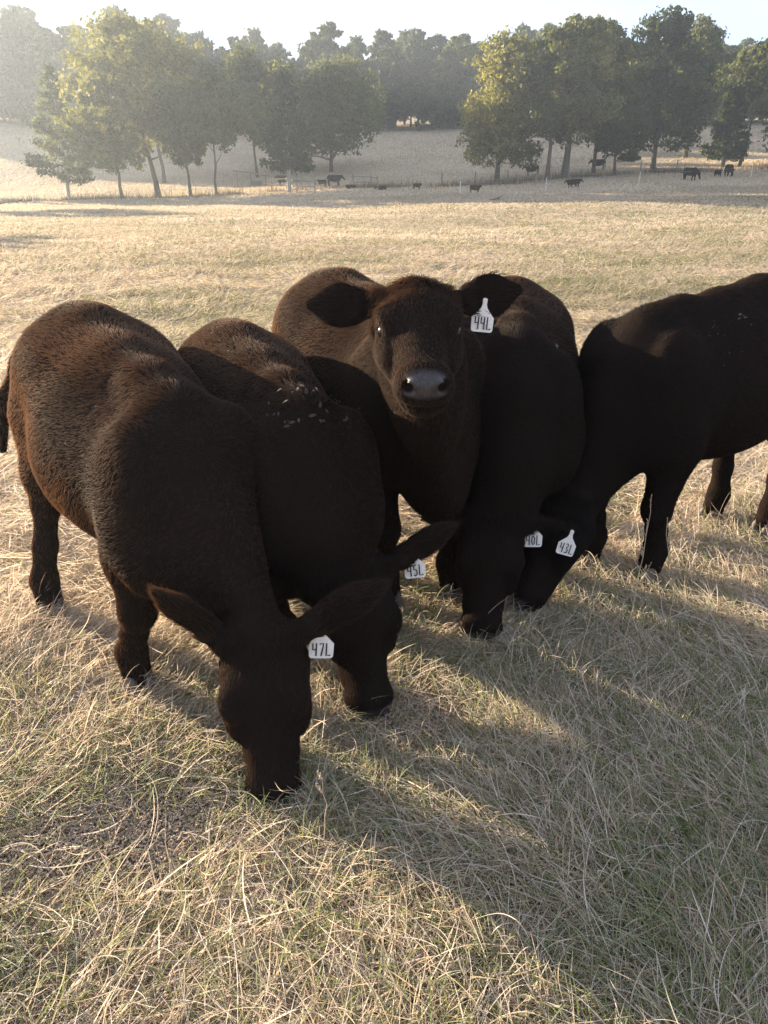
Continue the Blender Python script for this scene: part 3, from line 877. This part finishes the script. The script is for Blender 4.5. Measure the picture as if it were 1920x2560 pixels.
plant('cedar_tree', cedar(7.4, 5.2, .10, 6000, DARK, GREEN, 17, pale=False), 36.0, 89.7, 'short dark bushy tree left of the bent thin trunk', group=GT)
plant('field_tree', broadleaf(11.6, 7.8, .50, 8320, OLIVE, GREEN, (1.3, 0), .20, .16, 18, limbs_bare=3), 37.7, 89.6, 'thin tree with a bare bent trunk near the edge of the field', group=GT)
plant('oak_tree', broadleaf(11.6, 10.5, .18, 12800, GREEN, OLIVE, (-.8, 0), .20, .25, 19), 43.0, 85.5, 'green oak cut off by the edge of the picture, rightmost tree along the fence', group=GT)
plant('oak_tree', broadleaf(13.6, 10.0, .30, 12800, GREEN, OLIVE, (0, 0), .21, .22, 20), 35.6, 100.1, 'tall oak with a lit top standing farther up the slope on the right', group=GT)

# trees out of the picture to the left; they stand where their long shadows come from
GS = 'field trees to the left of the view'
shade_v = [broadleaf(13.5, 9.5, .25, 6000, OLIVE, GREEN, (0, 0), .30, .25, 41), broadleaf(12, 7.5, .3, 5000, OLIVE, GREEN, (.4, 0), .30, .22, 42)]
for k, (x, y, s) in enumerate(SHADE_TREES):
    plant('field_tree', shade_v[k % 2], x, y, 'field tree left of the view that shades the pasture', group=GS, rz=k * 1.3, sc=s)

# the wood on the hill: every trunk and crown its own tree, six kinds copied about
GW = 'trees of the wood on the hill'
wood = [broadleaf(15, 9.5, .10, 6500, GREEN, OLIVE, (0, 0), .40, .22, 61), broadleaf(16.5, 9.0, .14, 6500, BLUEGREEN, GREEN, (.3, 0), .40, .22, 62),
        broadleaf(14, 10.5, .08, 6500, OLIVE, GREEN, (-.3, 0), .40, .24, 63), broadleaf(17.5, 9.5, .15, 6500, DARK, GREEN, (0, 0), .40, .24, 64),
        cedar(13.5, 6.6, .08, 5500, DARK, BLUEGREEN, 65, .34), broadleaf(15.5, 10.0, .12, 6500, OLIVE, YELLOW, (0, 0), .40, .22, 66)]
r_ = np.random.default_rng(12)
placed = []
WOOD_LABEL = [('green round topped tree in the wood on the hill', 'green trees of the wood'), ('tall bluish tree in the wood on the hill', 'bluish trees of the wood'),
              ('wide olive green tree in the wood on the hill', 'olive trees of the wood'), ('tall dark tree in the wood on the hill', 'dark trees of the wood'),
              ('dark pointed cedar in the wood on the hill', 'cedars of the wood'), ('yellowing tree in the wood on the hill', 'yellowing trees of the wood')]
def wood_ok(x, y, d):
    return all((x - a) ** 2 + (y - b) ** 2 > d * d for a, b in placed)
def edge(x):         # front edge of the wood
    return 146 + 12 * sstep(-10, -60, x) + 10 * sstep(12, 24, x) - 4 * sstep(40, 70, x) + 2.5 * math.sin(x * .21)
nplaced = 0
for band, gap in ((0, 4.2), (6, 4.6), (13, 5.0), (21, 5.6)):
    for x in np.arange(-112, 108, gap * 1.02):
        xx = x + r_.normal(0, .9); yy = edge(xx) + band + abs(r_.normal(0, 2.0))
        if abs(xx) > .62 * yy or not wood_ok(xx, yy, 3.4): continue
        placed.append((xx, yy))
        k = int(r_.choice(6, p=[.24, .22, .18, .18, .08, .10]))
        if -10 < xx < 1 and band < 10: k = 4 if r_.random() < .6 else 3
        s = r_.uniform(.82, 1.12) * (1.06 if xx < -50 else 1.0) * (.82 if xx > 40 else 1.0) * (.86 if -40 < xx < 20 else 1)
        lab = WOOD_LABEL[k]
        plant('wood_tree', wood[k], xx, yy, lab[0], group=lab[1], rz=r_.uniform(0, 6.28), sc=s)
        nplaced += 1
# ------------------------------------------------------------------ far cattle
def far_cow(S, lying=False, headup=True, calf=False, vox=.035):
    B = Blend(); P = lambda x, y, z: np.array([x, y, z]) * S
    dz = -.50 if lying else 0
    B.ell(P(-.30, 0, .78 + dz), np.array([.64, .29, .36]) * S, k=.1 * S); B.ell(P(.12, 0, .77 + dz), np.array([.30, .24, .36]) * S, k=.1 * S)
    B.ell(P(-.85, 0, .92 + dz), np.array([.28, .25, .26]) * S, k=.1 * S)
    B.chain([P(.1, 0, 1.08 + dz), P(-.9, 0, 1.10 + dz)], np.array([.08, .08]) * S, k=.08 * S)
    hp = P(.54, 0, 1.02 + dz) if headup else P(.72, 0, .62)
    mz = P(.86, .08, .72 + dz) if headup else P(.85, .06, .16)
    B.chain([P(.18, 0, .90 + dz), hp], np.array([.26, .16]) * S, k=.08 * S)
    B.cone(hp, mz, .12 * S, .075 * S, k=.05 * S)
    for s in (1, -1):
        B.ell(hp + P(-.03, s * .18, .02), np.array([.04, .12, .06]) * S, k=.04 * S)
    if lying:
        for s in (1, -1):
            B.chain([P(.15, s * .18, .2), P(.42, s * .2, .09), P(.2, s * .22, .06)], np.array([.09, .06, .05]) * S, k=.05 * S)
            B.chain([P(-.8, s * .2, .2), P(-.5, s * .32, .1), P(-.8, s * .34, .06)], np.array([.16, .09, .05]) * S, k=.05 * S)
    else:
        for x, kx in ((.12, .02), (-.92, -.05)):
            for s in (1, -1):
                st = .06 * s * (1 if x > 0 else -1)
                B.chain([P(x + (.05 if x < 0 else 0), s * .15, .70), P(x + kx + st * .5, s * .15, .38), P(x + st, s * .15, .03)], np.array([.13 if x > 0 else .17, .065, .055]) * S, k=.05 * S)
    tz = .35 + (dz if not lying else -.25)
    B.chain([P(-1.08, 0, 1.02 + dz), P(-1.16, .02, .8 + dz), P(-1.15, .03, max(.12, tz))], np.array([.05, .03, .035]) * S, k=.04 * S)
    V, Q = B.mesh(vox * S)
    me = np_mesh('body', V, Q, [M['hide']], True)
    face = sphere_mesh('face', .13 * S, M['white_face'], 10, 7)
    return me, face, (hp * .45 + mz * .55), hp, mz
m, t, b = mat_new('white_face_hair'); b.inputs['Base Color'].default_value = (.62, .60, .56, 1); b.inputs['Roughness'].default_value = .9
M['white_face'] = m
adult_up = far_cow(.92); adult_dn = far_cow(.92, headup=False); calf_up = far_cow(.57); calf_dn = far_cow(.57, headup=False); calf_ly = far_cow(.57, lying=True)
GC = 'cattle grazing in the far field'
def put_cow(src, x, y, rz, label, cat, white=False, dz=0.0, sc=1.0):
    root = link('far_cow' if cat == 'cow' else 'far_calf', None, None, (x, y, float(terrain(x, y)) + dz))
    root.rotation_euler = (0, 0, rz); root.scale = (sc,) * 3
    tag(root, label, cat, GC)
    link('body', src[0], root)
    if white:
        f = link('white_face', src[1], root); f.location = src[2]
        d = Vector((src[4] - src[3]).tolist()); f.rotation_euler = d.to_track_quat('X', 'Z').to_euler(); f.scale = (1.35, .86, .86)
R_ = math.radians
put_cow(adult_up, -11.4, 92.9, R_(178), 'black cow standing just left of the narrow cedar trunk', 'cow')
put_cow(adult_up, -5.0, 89.3, R_(3), 'black cow standing side on behind the pipe rails', 'cow')
put_cow(calf_up, -6.7, 88.4, R_(200), 'small black calf at the rump of the side on cow', 'calf', True)
put_cow(calf_ly, -3.2, 83.1, R_(12), 'black calf lying just right of the side on cow', 'calf')
put_cow(calf_ly, -.4, 79.3, R_(170), 'black calf lying low in the middle of the field', 'calf')
put_cow(calf_up, 3.3, 79.9, R_(15), 'lone small black calf standing left of the white faced calf', 'calf', True, 0, .85)
put_cow(calf_up, 8.0, 71.7, R_(-20), 'black calf with a white face standing alone, nearest of the far cattle', 'calf', True)
put_cow(adult_up, 15.6, 90.4, R_(185), 'black cow half hidden behind the low boughed tree', 'cow')
put_cow(calf_up, 16.5, 74.3, R_(180), 'black calf on the left of a pair standing side on', 'calf')
put_cow(calf_up, 17.3, 74.8, R_(-8), 'black calf on the right of a pair standing side on', 'calf')
put_cow(adult_up, 23.6, 94.1, R_(172), 'black cow standing side on left of the small dark oak', 'cow')
put_cow(adult_dn, 27.9, 75.9, R_(-60), 'black cow facing the camera right of the large dark oak', 'cow')
put_cow(calf_up, 31.1, 78.0, R_(-75), 'black calf with a white face beside the rightmost cow', 'calf', True)
put_cow(adult_dn, 32.5, 79.1, R_(-95), 'rightmost black cow, seen head on under the short bushy tree', 'cow')

# ------------------------------------------------------------------ fences
m, t, b = mat_new('white_post_plastic'); b.inputs['Base Color'].default_value = (.75, .74, .70, 1); b.inputs['Roughness'].default_value = .6
M['post'] = m
m, t, b = mat_new('weathered_wood')
no = N(t, 'ShaderNodeTexNoise', Scale=9.0, Detail=5.0)
rp = N(t, 'ShaderNodeValToRGB'); rp.color_ramp.elements[0].color = (.10, .085, .07, 1); rp.color_ramp.elements[1].color = (.30, .27, .24, 1)
L(t, no.outputs['Fac'], rp.inputs['Fac']); L(t, rp.outputs['Color'], b.inputs['Base Color']); b.inputs['Roughness'].default_value = .9
M['wood'] = m
m, t, b = mat_new('galvanised_wire'); b.inputs['Base Color'].default_value = (.35, .35, .36, 1); b.inputs['Metallic'].default_value = .8; b.inputs['Roughness'].default_value = .5
M['wire'] = m
def post_mesh(name, h, rad, mat, n=8):
    V, F = [], []
    tube(V, F, [(0, 0, -.2), (.01, 0, h * .5), (.0, .01, h - .03), (0, .01, h)], [rad, rad * .95, rad * .92, rad * .6], n)
    k = len(V); V.append(np.array([0, .01, h + .01]))
    F = [tuple(f) for f in F] + [(k - n + i, k - n + (i + 1) % n, k) for i in range(n)]
    me = bpy.data.meshes.new(name); me.from_pydata([tuple(v) for v in V], [], F); me.materials.append(mat); me.update(); return me
def fence(name, label, pts, pm, wire_z, wmat, wr, rail=None):
    x0, y0 = pts[0]
    root = link(name, None, None, (x0, y0, float(terrain(x0, y0)))); tag(root, label, 'fence')
    for i, (x, y) in enumerate(pts):
        o = link('post', pm, root, (x - x0, y - y0, float(terrain(x, y)) - root.location.z)); o.rotation_euler = (random.uniform(-.04, .04), random.uniform(-.05, .05), random.uniform(0, 3))
    for wz in wire_z:
        V, F = [], []
        for a, c_ in zip(pts[:-1], pts[1:]):
            seg = []
            for k in range(9):
                f = k / 8; x = a[0] + (c_[0] - a[0]) * f; y = a[1] + (c_[1] - a[1]) * f
                z = (float(terrain(*a)) * (1 - f) + float(terrain(*c_)) * f) + wz - .12 * f * (1 - f) * (rail is None) - root.location.z
                seg.append((x - x0, y - y0, z))
            tube(V, F, seg, [wr] * 9, 5)
        link('rail' if rail else 'wire', np_mesh('wire', np.array(V), np.array(F), [wmat]), root)
step_in = post_mesh('post', 1.05, .028, M['post'])
wood_post = post_mesh('post', 1.25, .07, M['wood'])
fence('electric_fence', 'single wire fence on thin white posts across the far field', [(-44, 69), (-31.6, 74.7), (-24.4, 79.2), (-17.0, 82.0)], step_in, (.85,), M['wire'], .006)
fence('electric_fence', 'single wire fence on thin white posts right of the middle of the field', [(6.3, 69.2), (13.9, 71.6), (22.3, 73.2), (34.5, 78.9), (46, 82)], step_in, (.85,), M['wire'], .006)
fence('wire_fence', 'sagging wire fence on grey wooden posts under the right hand trees', [(5.7, 82.9), (9, 82.8), (12.2, 82.4), (14.6, 80.4), (17.5, 79.6), (21, 80.5), (25, 82), (29, 83.5), (34, 85), (39.5, 86.5), (46, 88)], wood_post, (.5, 1.0), M['wire'], .007)
fence('pipe_rail_fence', 'rail fence on dark posts between the narrow cedar and the cows', [(-11.9, 88.3), (-10.1, 86.6), (-8.6, 82.3), (-6.7, 80.8)], wood_post, (.55, 1.05), M['wood'], .045, True)
fence('pipe_rail_fence', 'short rail fence right of the side on cow', [(-3.1, 85.0), (-1.3, 85.1), (-.6, 79.2)], wood_post, (.55, 1.05), M['wood'], .045, True)

# a mineral feeder under a pole roof, left of the narrow cedar
fx, fy = -15.4, 97.0
root = link('hay_feeder', None, None, (fx, fy, float(terrain(fx, fy)))); tag(root, 'low wooden hay feeder with a slanting pole on posts, left of the narrow cedar', 'feeder')
for px, pz in ((-1.6, 1.5), (0, 1.3), (1.7, 1.1)):
    link('post', post_mesh('post', pz, .08, M['wood']), root, (px, 0, 0))
V, F = [], []; tube(V, F, [(-2.0, 0, 1.62), (0, 0, 1.38), (2.2, 0, 1.05)], [.09, .09, .08], 7); link('pole', np_mesh('pole', V, F, [M['wood']]), root)
V = []; F = []
for z, sx in ((0, .5), (.55, .62), (.55, .54), (.12, .46)):
    for x, y in ((-1, -1), (1, -1), (1, 1), (-1, 1)): V.append((x * sx + .6, y * sx * .6, z))
for k in range(3):
    for i in range(4): F.append((4 * k + i, 4 * k + (i + 1) % 4, 4 * k + 4 + (i + 1) % 4, 4 * k + 4 + i))
F.append((12, 13, 14, 15))
link('trough', np_mesh('trough', V, F, [M['wood']], False), root)

# a fallen branch lying in the sunlit strip
bx_, by_ = 8.3, 62.0
V, F = [], []; tube(V, F, [(-.5, 0, .02), (-.1, .05, .10), (.3, 0, .22), (.55, .02, .42)], [.07, .06, .04, .015], 6); tube(V, F, [(.1, .03, .16), (.35, .1, .12), (.6, .2, .10)], [.04, .03, .01], 5)
br = link('fallen_branch', np_mesh('fallen_branch', V, F, [M['bark']]), None, (bx_, by_, float(terrain(bx_, by_)))); tag(br, 'dark broken branch lying on the far grass', 'branch')
# ------------------------------------------------------------------ grass
def fbm2(x, y, seed, f0=1.0):
    r = np.random.default_rng(seed); out = np.zeros_like(x); amp = 1.0; f = f0
    for o in range(4):
        for k in range(3):
            a = r.uniform(0, 6.28); ph = r.uniform(0, 6.28)
            out += amp / 3 * np.sin((x * math.cos(a) + y * math.sin(a)) * f * r.uniform(.7, 1.3) + ph + 1.2 * np.sin((x * math.sin(a) - y * math.cos(a)) * f * .8 + ph))
        amp *= .6; f *= 2.1
    return out
FEED = [np.array([(-1.05, 1.42), (-.55, 1.42), (-.42, 1.72), (-.62, 1.82), (-1.05, 1.62)]), np.array([(-.22, 1.86), (.25, 1.90), (.34, 2.14), (.12, 2.27), (-.12, 2.12)])]
def in_poly(x, y, poly):
    c = np.zeros(len(x), bool); n = len(poly)
    for i in range(n):
        x0, y0 = poly[i]; x1, y1 = poly[(i + 1) % n]
        c ^= ((y0 > y) != (y1 > y)) & (x < (x1 - x0) * (y - y0) / (y1 - y0 + 1e-12) + x0)
    return c
m, t, b = mat_new('grass_blade')
at = N(t, 'ShaderNodeAttribute', attribute_name='strand_colour')
L(t, at.outputs['Color'], b.inputs['Base Color'])
b.inputs['Roughness'].default_value = .6; b.inputs['Specular IOR Level'].default_value = .18
tr = N(t, 'ShaderNodeBsdfTranslucent')
mu = N(t, 'ShaderNodeMix', data_type='RGBA'); mu.blend_type = 'MULTIPLY'; mu.inputs['Factor'].default_value = 1; mu.inputs[7].default_value = (1.08, 1.02, .90, 1)
L(t, at.outputs['Color'], mu.inputs[6]); L(t, mu.outputs[2], tr.inputs['Color'])
ms = N(t, 'ShaderNodeMixShader', Fac=.48)
L(t, b.outputs['BSDF'], ms.inputs[1]); L(t, tr.outputs['BSDF'], ms.inputs[2]); L(t, ms.outputs['Shader'], t.nodes['Material Output'].inputs['Surface'])
M['grass'] = m
def scatter(n, r, y0, y1, power, margin):
    """positions over the ground in front of the camera, thinning out with distance"""
    yy = np.linspace(y0, y1, 4000); w = (np.maximum(yy, 2.0) / 2.0) ** -power * (1.0 * yy + 2 * margin)
    cdf = np.cumsum(w); cdf /= cdf[-1]
    y = np.interp(r.random(n), cdf, yy)
    x = (r.random(n) - .5) * (1.0 * y + 2 * margin)
    return x, y
STRAW = np.array([[.72, .62, .51], [.64, .54, .44], [.80, .75, .67], [.50, .41, .32], [.72, .67, .61], [.42, .345, .28]])
GREENS = np.array([[.20, .24, .10], [.26, .29, .15], [.16, .20, .09], [.32, .34, .20], [.25, .29, .20]])
def blades(n, seed, y0, y1, power, margin, kind):
    r = np.random.default_rng(seed)
    x, y = scatter(n, r, y0, y1, power, margin)
    feed = np.zeros(len(x), bool)
    for pl in FEED: feed |= in_poly(x, y, pl)
    clump = fbm2(x, y, 5, 3.2); patch = fbm2(x, y, 6, .9); fine = fbm2(x, y, 9, 9.0)
    keep = ~(feed & (r.random(n) < .80))
    if kind == 'tuft': keep &= (r.random(n) < np.clip(.45 + .45 * clump, .08, 1))
    if kind == 'green': keep &= (r.random(n) < np.clip(.30 + .55 * patch + .3 * fine + .45 * np.clip(x / np.maximum(y, 1.2), -.4, .6), .03, 1))
    x, y, clump, patch, fine, feed = (q[keep] for q in (x, y, clump, patch, fine, feed)); n = len(x)
    z = terrain(x, y)
    dist = np.hypot(x, y)
    far = np.clip(dist / 3.2, 1, None)
    swirl = fbm2(x, y, 8, 1.5) * 2.6 + r.normal(0, 1, n) * np.clip(.75 + .45 * fbm2(x, y, 14, 1.1), .28, 1.3)
    if kind == 'mat':
        el = np.abs(r.normal(.10, .22, n)); ln = r.gamma(4, .023, n) + .025; cur = r.normal(0, .75, n); droop = r.normal(.3, .4, n)
        z0 = z + r.uniform(.0, .040, n) * (1 + .5 * clump); rad = r.uniform(.0005, .0012, n)
        col = STRAW[r.integers(0, 6, n)] * r.uniform(.75, 1.2, (n, 1))
    elif kind == 'tuft':
        el = np.clip(r.normal(.85, .35, n), .1, 1.5); ln = (r.gamma(4, .020, n) + .02) * (1 + .35 * clump); cur = r.normal(0, .6, n); droop = r.uniform(.3, 1.4, n)
        z0 = z - .004; rad = r.uniform(.0005, .0011, n)
        col = STRAW[r.integers(0, 6, n)] * r.uniform(.8, 1.2, (n, 1))
    elif kind == 'broad':
        el = np.abs(r.normal(.15, .3, n)); ln = r.gamma(5, .021, n) + .03; cur = r.normal(0, .5, n); droop = r.normal(.4, .5, n)
        z0 = z + r.uniform(.005, .045, n); rad = r.uniform(.0010, .0018, n)
        col = STRAW[r.integers(0, 5, n)] * r.uniform(.85, 1.25, (n, 1))
    else:
        el = np.clip(r.normal(.80, .35, n), .1, 1.5); ln = r.uniform(.05, .17, n); cur = r.normal(0, .5, n); droop = r.uniform(.5, 1.6, n)
        z0 = z - .004; rad = r.uniform(.0008, .0018, n)
        col = GREENS[r.integers(0, 5, n)] * r.uniform(.7, 1.25, (n, 1))
    tint = np.clip(.5 + .5 * patch, 0, 1)[:, None]
    col = col * (1 - .14 * tint) + np.array([.27, .25, .16]) * .14 * tint if kind != 'green' else col
    # broad bands of greener and browner growth across the field
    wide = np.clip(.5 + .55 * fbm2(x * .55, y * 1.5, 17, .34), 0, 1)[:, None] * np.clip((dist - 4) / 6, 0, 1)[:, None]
    col = col * (1 - .26 * np.clip((dist - 4) / 8, 0, 1))[:, None]          # strand colour darkened with distance to hold back the bright sunlit mid-field
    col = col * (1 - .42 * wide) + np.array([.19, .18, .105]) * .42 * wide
    ln = ln * np.minimum(1.7, far ** .12); rad = rad * far ** .85
    K_ = 5
    P = np.zeros((n, K_, 3)); P[:, 0] = np.stack([x, y, z0], 1)
    seg = (ln / (K_ - 1))[:, None]
    for k in range(1, K_):
        f = k / (K_ - 1)
        th = swirl + cur * f; e_ = el - droop * f * f
        d = np.stack([np.cos(th) * np.cos(e_), np.sin(th) * np.cos(e_), np.sin(e_)], 1)
        P[:, k] = P[:, k - 1] + d * seg
    floor_ = terrain(P[:, :, 0], P[:, :, 1]) + .003
    P[:, 1:, 2] = np.maximum(P[:, 1:, 2], floor_[:, 1:])
    prof = np.array([.9, 1, .95, .75, .15])
    return P, rad[:, None] * prof, col
GS_ = GRASS_SCALE
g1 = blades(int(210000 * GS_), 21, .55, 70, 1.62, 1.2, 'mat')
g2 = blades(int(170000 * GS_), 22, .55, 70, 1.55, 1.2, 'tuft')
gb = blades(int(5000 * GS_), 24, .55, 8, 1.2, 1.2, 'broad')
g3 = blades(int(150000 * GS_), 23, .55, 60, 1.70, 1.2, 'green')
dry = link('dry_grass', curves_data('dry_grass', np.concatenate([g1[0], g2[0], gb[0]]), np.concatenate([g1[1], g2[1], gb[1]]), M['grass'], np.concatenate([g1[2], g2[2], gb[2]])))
tag(dry, 'matted straw coloured dry grass over the whole pasture', None, None, 'stuff')
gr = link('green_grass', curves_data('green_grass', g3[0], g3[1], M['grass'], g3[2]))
tag(gr, 'short green blades growing up through the dry grass', None, None, 'stuff')

# the same dry grass farther off, up over the hill
def far_tufts(n, seed):
    r = np.random.default_rng(seed)
    x, y = scatter(n, r, 52, 168, .55, 6)
    z = terrain(x, y); f = np.hypot(x, y)
    h = r.gamma(5, .016, n) + .02; th = r.uniform(0, 6.28, n); sp = r.uniform(.2, 1.1, n)
    P = np.zeros((n, 3, 3))
    for j in range(3):
        g = j / 2
        P[:, j] = np.stack([x + np.cos(th) * sp * h * g ** 1.4, y + np.sin(th) * sp * h * g ** 1.4, z - .02 + h * g], 1)
    R = (r.uniform(.025, .055, n) * f / 80)[:, None] * np.array([1, .8, .2])
    k = np.clip(.5 + .5 * fbm2(x, y * 1.6, 90, .22), 0, 1)[:, None]
    col = ((STRAW[r.integers(0, 6, n)] * .35 + np.array([.46, .39, .29]) * .65) * (1 - .45 * k) + np.array([.22, .20, .115]) * .45 * k) * r.uniform(.8, 1.15, (n, 1))
    return P, R, col
ft = far_tufts(190000, 51)
tag(link('dry_grass', curves_data('dry_grass', *ft[:2], M['grass'], ft[2])), 'short dry grass over the far field and the hill below the wood', None, None, 'stuff')

# ------------------------------------------------------------------ feed pellets
m, t, b = mat_new('feed_pellet')
oi = N(t, 'ShaderNodeNewGeometry'); no = N(t, 'ShaderNodeTexNoise', Scale=45.0, Detail=3.0)
rp = N(t, 'ShaderNodeValToRGB'); rp.color_ramp.elements[0].color = (.24, .18, .125, 1); rp.color_ramp.elements[1].color = (.42, .34, .25, 1)
L(t, oi.outputs['Position'], no.inputs['Vector']); L(t, no.outputs['Fac'], rp.inputs['Fac']); L(t, rp.outputs['Color'], b.inputs['Base Color']); b.inputs['Roughness'].default_value = .85
M['pellet'] = m
def pellet_geo(ln, rad, n=7):
    V, F = [], []
    for x, s in ((-ln / 2, .86), (-ln / 2 + .001, 1), (ln / 2 - .001, 1), (ln / 2, .86)):
        for k in range(n): V.append((x, math.cos(6.2832 * k / n) * rad * s, math.sin(6.2832 * k / n) * rad * s))
    for j in range(3):
        for k in range(n): F.append((j * n + k, j * n + (k + 1) % n, (j + 1) * n + (k + 1) % n, (j + 1) * n + k))
    F.append(tuple(range(n))[::-1]); F.append(tuple(range(3 * n, 4 * n)))
    return V, F
pm = []
for ln in (.009, .012, .015):
    me = bpy.data.meshes.new('feed_pellet'); V, F = pellet_geo(ln, .0027); me.from_pydata(V, [], F); me.materials.append(M['pellet']); me.update(); pm.append(me)
rp_ = np.random.default_rng(31)
pos = []
for pl, cnt in zip(FEED, (7500, 4600)):
    lo, hi = pl.min(0) - .05, pl.max(0) + .05
    k = 0
    while k < cnt:
        q = rp_.uniform(lo, hi) ; q = q + rp_.normal(0, .03, 2)
        if in_poly(q[:1] * 1.0, q[1:] * 1.0, pl)[0] or rp_.random() < .03: pos.append(q); k += 1
pos = np.array(pos); pos = pos[np.argsort(np.hypot(pos[:, 0], pos[:, 1]))]
V, F, off = [], [], 0
for i, (x, y) in enumerate(pos):
    z = float(terrain(x, y)) + .004 + rp_.random() ** 1.5 * .022
    eu = Euler((rp_.uniform(0, 6.28), rp_.normal(0, .25), rp_.uniform(0, 6.28)))
    if i < 300:
        o = link('feed_pellet', pm[i % 3], None, (x, y, z)); o.rotation_euler = eu
        tag(o, 'small brown feed pellet lying in the strip of feed on the grass', 'pellet', 'feed pellets scattered on the grass')
    else:
        R3 = np.array(eu.to_matrix()); v0, f0 = pellet_geo((.009, .012, .015)[i % 3], .0027, 5)
        V.append(np.array(v0) @ R3.T + np.array([x, y, z])); F += [tuple(a + off for a in f) for f in f0]; off += len(v0)
me = bpy.data.meshes.new('feed_pellets'); me.from_pydata(np.concatenate(V).tolist(), [], F); me.materials.append(M['pellet']); me.update()
tag(link('feed_pellets', me), 'brown feed pellets spilled in strips on the grass', None, None, 'stuff')

# ------------------------------------------------------------------ tall weed stalks
m, t, b = mat_new('dry_stalk'); b.inputs['Base Color'].default_value = (.44, .36, .24, 1); b.inputs['Roughness'].default_value = .8
M['stalk'] = m
def weed(x, y, h, lean, label, seed, br=5, rad=.0022, head=False):
    r = np.random.default_rng(seed); z = float(terrain(x, y))
    root = link('weed_stalk', None, None, (x, y, z)); tag(root, label, 'weed', 'dry weed stalks standing in the grass')
    V, F = [], []
    pts = [np.array([lean[0] * f ** 1.5, lean[1] * f ** 1.5, h * f]) + r.normal(0, .004, 3) * (f > 0) for f in np.linspace(0, 1, 8)]
    tube(V, F, pts, np.linspace(rad, rad * .45, 8), 6)
    link('stem', np_mesh('stem', V, F, [M['stalk']]), root)
    for k in range(br):
        i = 4 + k % 4 if not head else 6 + k % 2
        a = pts[min(i, 7)]; ang = r.uniform(0, 6.28); l_ = h * r.uniform(.07, .16)
        e = a + np.array([math.cos(ang) * .5, math.sin(ang) * .5, .9]) * l_
        V, F = [], []; tube(V, F, [a, (a + e) / 2 + np.array([math.cos(ang), math.sin(ang), 0]) * l_ * .12, e], [rad * .6, rad * .5, rad * .3], 5)
        for q in range(5):
            c_ = a + (e - a) * (.3 + .16 * q); d = r.normal(0, 1, 3) * .004
            tube(V, F, [c_, c_ + d + np.array([0, 0, .006])], [rad * .9, rad * .3], 5)
        link('branch', np_mesh('branch', V, F, [M['stalk']]), root)
weed(.93, 2.50, .60, (.02, 0), 'tall thin branching weed stalk in front of the side on calf', 1, 7)
weed(.70, 2.32, .42, (.05, .02), 'short thin weed stalk beside the muzzle of the side on calf', 2, 3, .0018)
weed(1.15, 2.62, .46, (-.09, 0), 'bent weed stalk by the front leg of the side on calf', 3, 4)
weed(-.16, 1.55, .26, (.0, .02), 'rusty seed stalk right of the muzzle in the feed, the tallest there', 4, 5, .0022, True)
weed(-.09, 1.58, .17, (.02, 0), 'short bent stalk beside the rusty seed stalk', 5, 3)
weed(.10, 1.98, .20, (.06, -.02), 'leaning brown weed with beads of seed on the feed', 6, 5, .002, True)
weed(-1.22, 2.15, .32, (.03, 0), 'dry stalk standing in front of the rear leg of the leftmost calf', 7, 4)

# rough dead weeds along the far fences and on the hill
def rough(n, seed):
    r = np.random.default_rng(seed); xs, ys = [], []
    for x0, x1, n_, f in ((-44, -14, .25, lambda x: 84 - .12 * (x + 14)), (-14, 6, .2, lambda x: 85 - .1 * x), (4, 48, .45, lambda x: 82.5 + .14 * np.clip(x - 15, 0, 40))):
        k = int(n * n_); x = r.uniform(x0, x1, k); xs.append(x); ys.append(f(x) + r.normal(0, .7, k))
    k = int(n * .35); x = r.uniform(-60, 60, k); y = r.uniform(95, 148, k); keep = fbm2(x, y * 2.2, 77, .16) > .55
    xs.append(x[keep]); ys.append(y[keep])
    x = np.concatenate(xs); y = np.concatenate(ys)
    keep = r.random(len(x)) < np.clip(.5 + .7 * fbm2(x, y, 78, .5), .03, 1); x, y = x[keep], y[keep]; k = len(x)
    z = terrain(x, y); h = r.gamma(3, .10, k) + .08; th = r.uniform(0, 6.28, k); sp = r.uniform(.1, .6, k)
    P = np.zeros((k, 4, 3))
    for j in range(4):
        f = j / 3
        P[:, j] = np.stack([x + np.cos(th) * sp * h * f ** 1.5, y + np.sin(th) * sp * h * f ** 1.5, z - .02 + h * f], 1)
    R = r.uniform(.012, .026, k)[:, None] * np.array([1, .9, .6, .15])
    col = np.array([[.20, .155, .10], [.12, .095, .065], [.13, .13, .07], [.28, .23, .16]])[r.integers(0, 4, k)] * r.uniform(.7, 1.2, (k, 1))
    return P, R, col
rg = rough(16000, 41)
tag(link('rough_weeds', curves_data('rough_weeds', *rg[:2], M['grass'], rg[2])), 'dark rough dead weeds along the far fence line and the hill', None, None, 'stuff')
# ------------------------------------------------------------------ the hazy air
m = bpy.data.materials.new('hazy_air'); m.use_nodes = True
t = m.node_tree; t.nodes.clear()
o_ = N(t, 'ShaderNodeOutputMaterial'); pv = N(t, 'ShaderNodeVolumePrincipled')
pv.inputs['Color'].default_value = (.72, .85, 1.0, 1); pv.inputs['Density'].default_value = HAZE; pv.inputs['Anisotropy'].default_value = .55
L(t, pv.outputs['Volume'], o_.inputs['Volume'])
hx0, hx1, hy0, hy1, hz0, hz1 = -171, 171, -41, 332, float(GV[:, 2].min()) - 1.2, float(GV[:, 2].max()) + 15
V = [(x, y, z) for z in (hz0, hz1) for y in (hy0, hy1) for x in (hx0, hx1)]
F = [(0, 2, 3, 1), (4, 5, 7, 6), (0, 1, 5, 4), (2, 6, 7, 3), (0, 4, 6, 2), (1, 3, 7, 5)]
tag(link('haze', np_mesh('haze', V, F, [m], False)), 'pale low haze filling the air over the pasture', None, None, 'stuff')
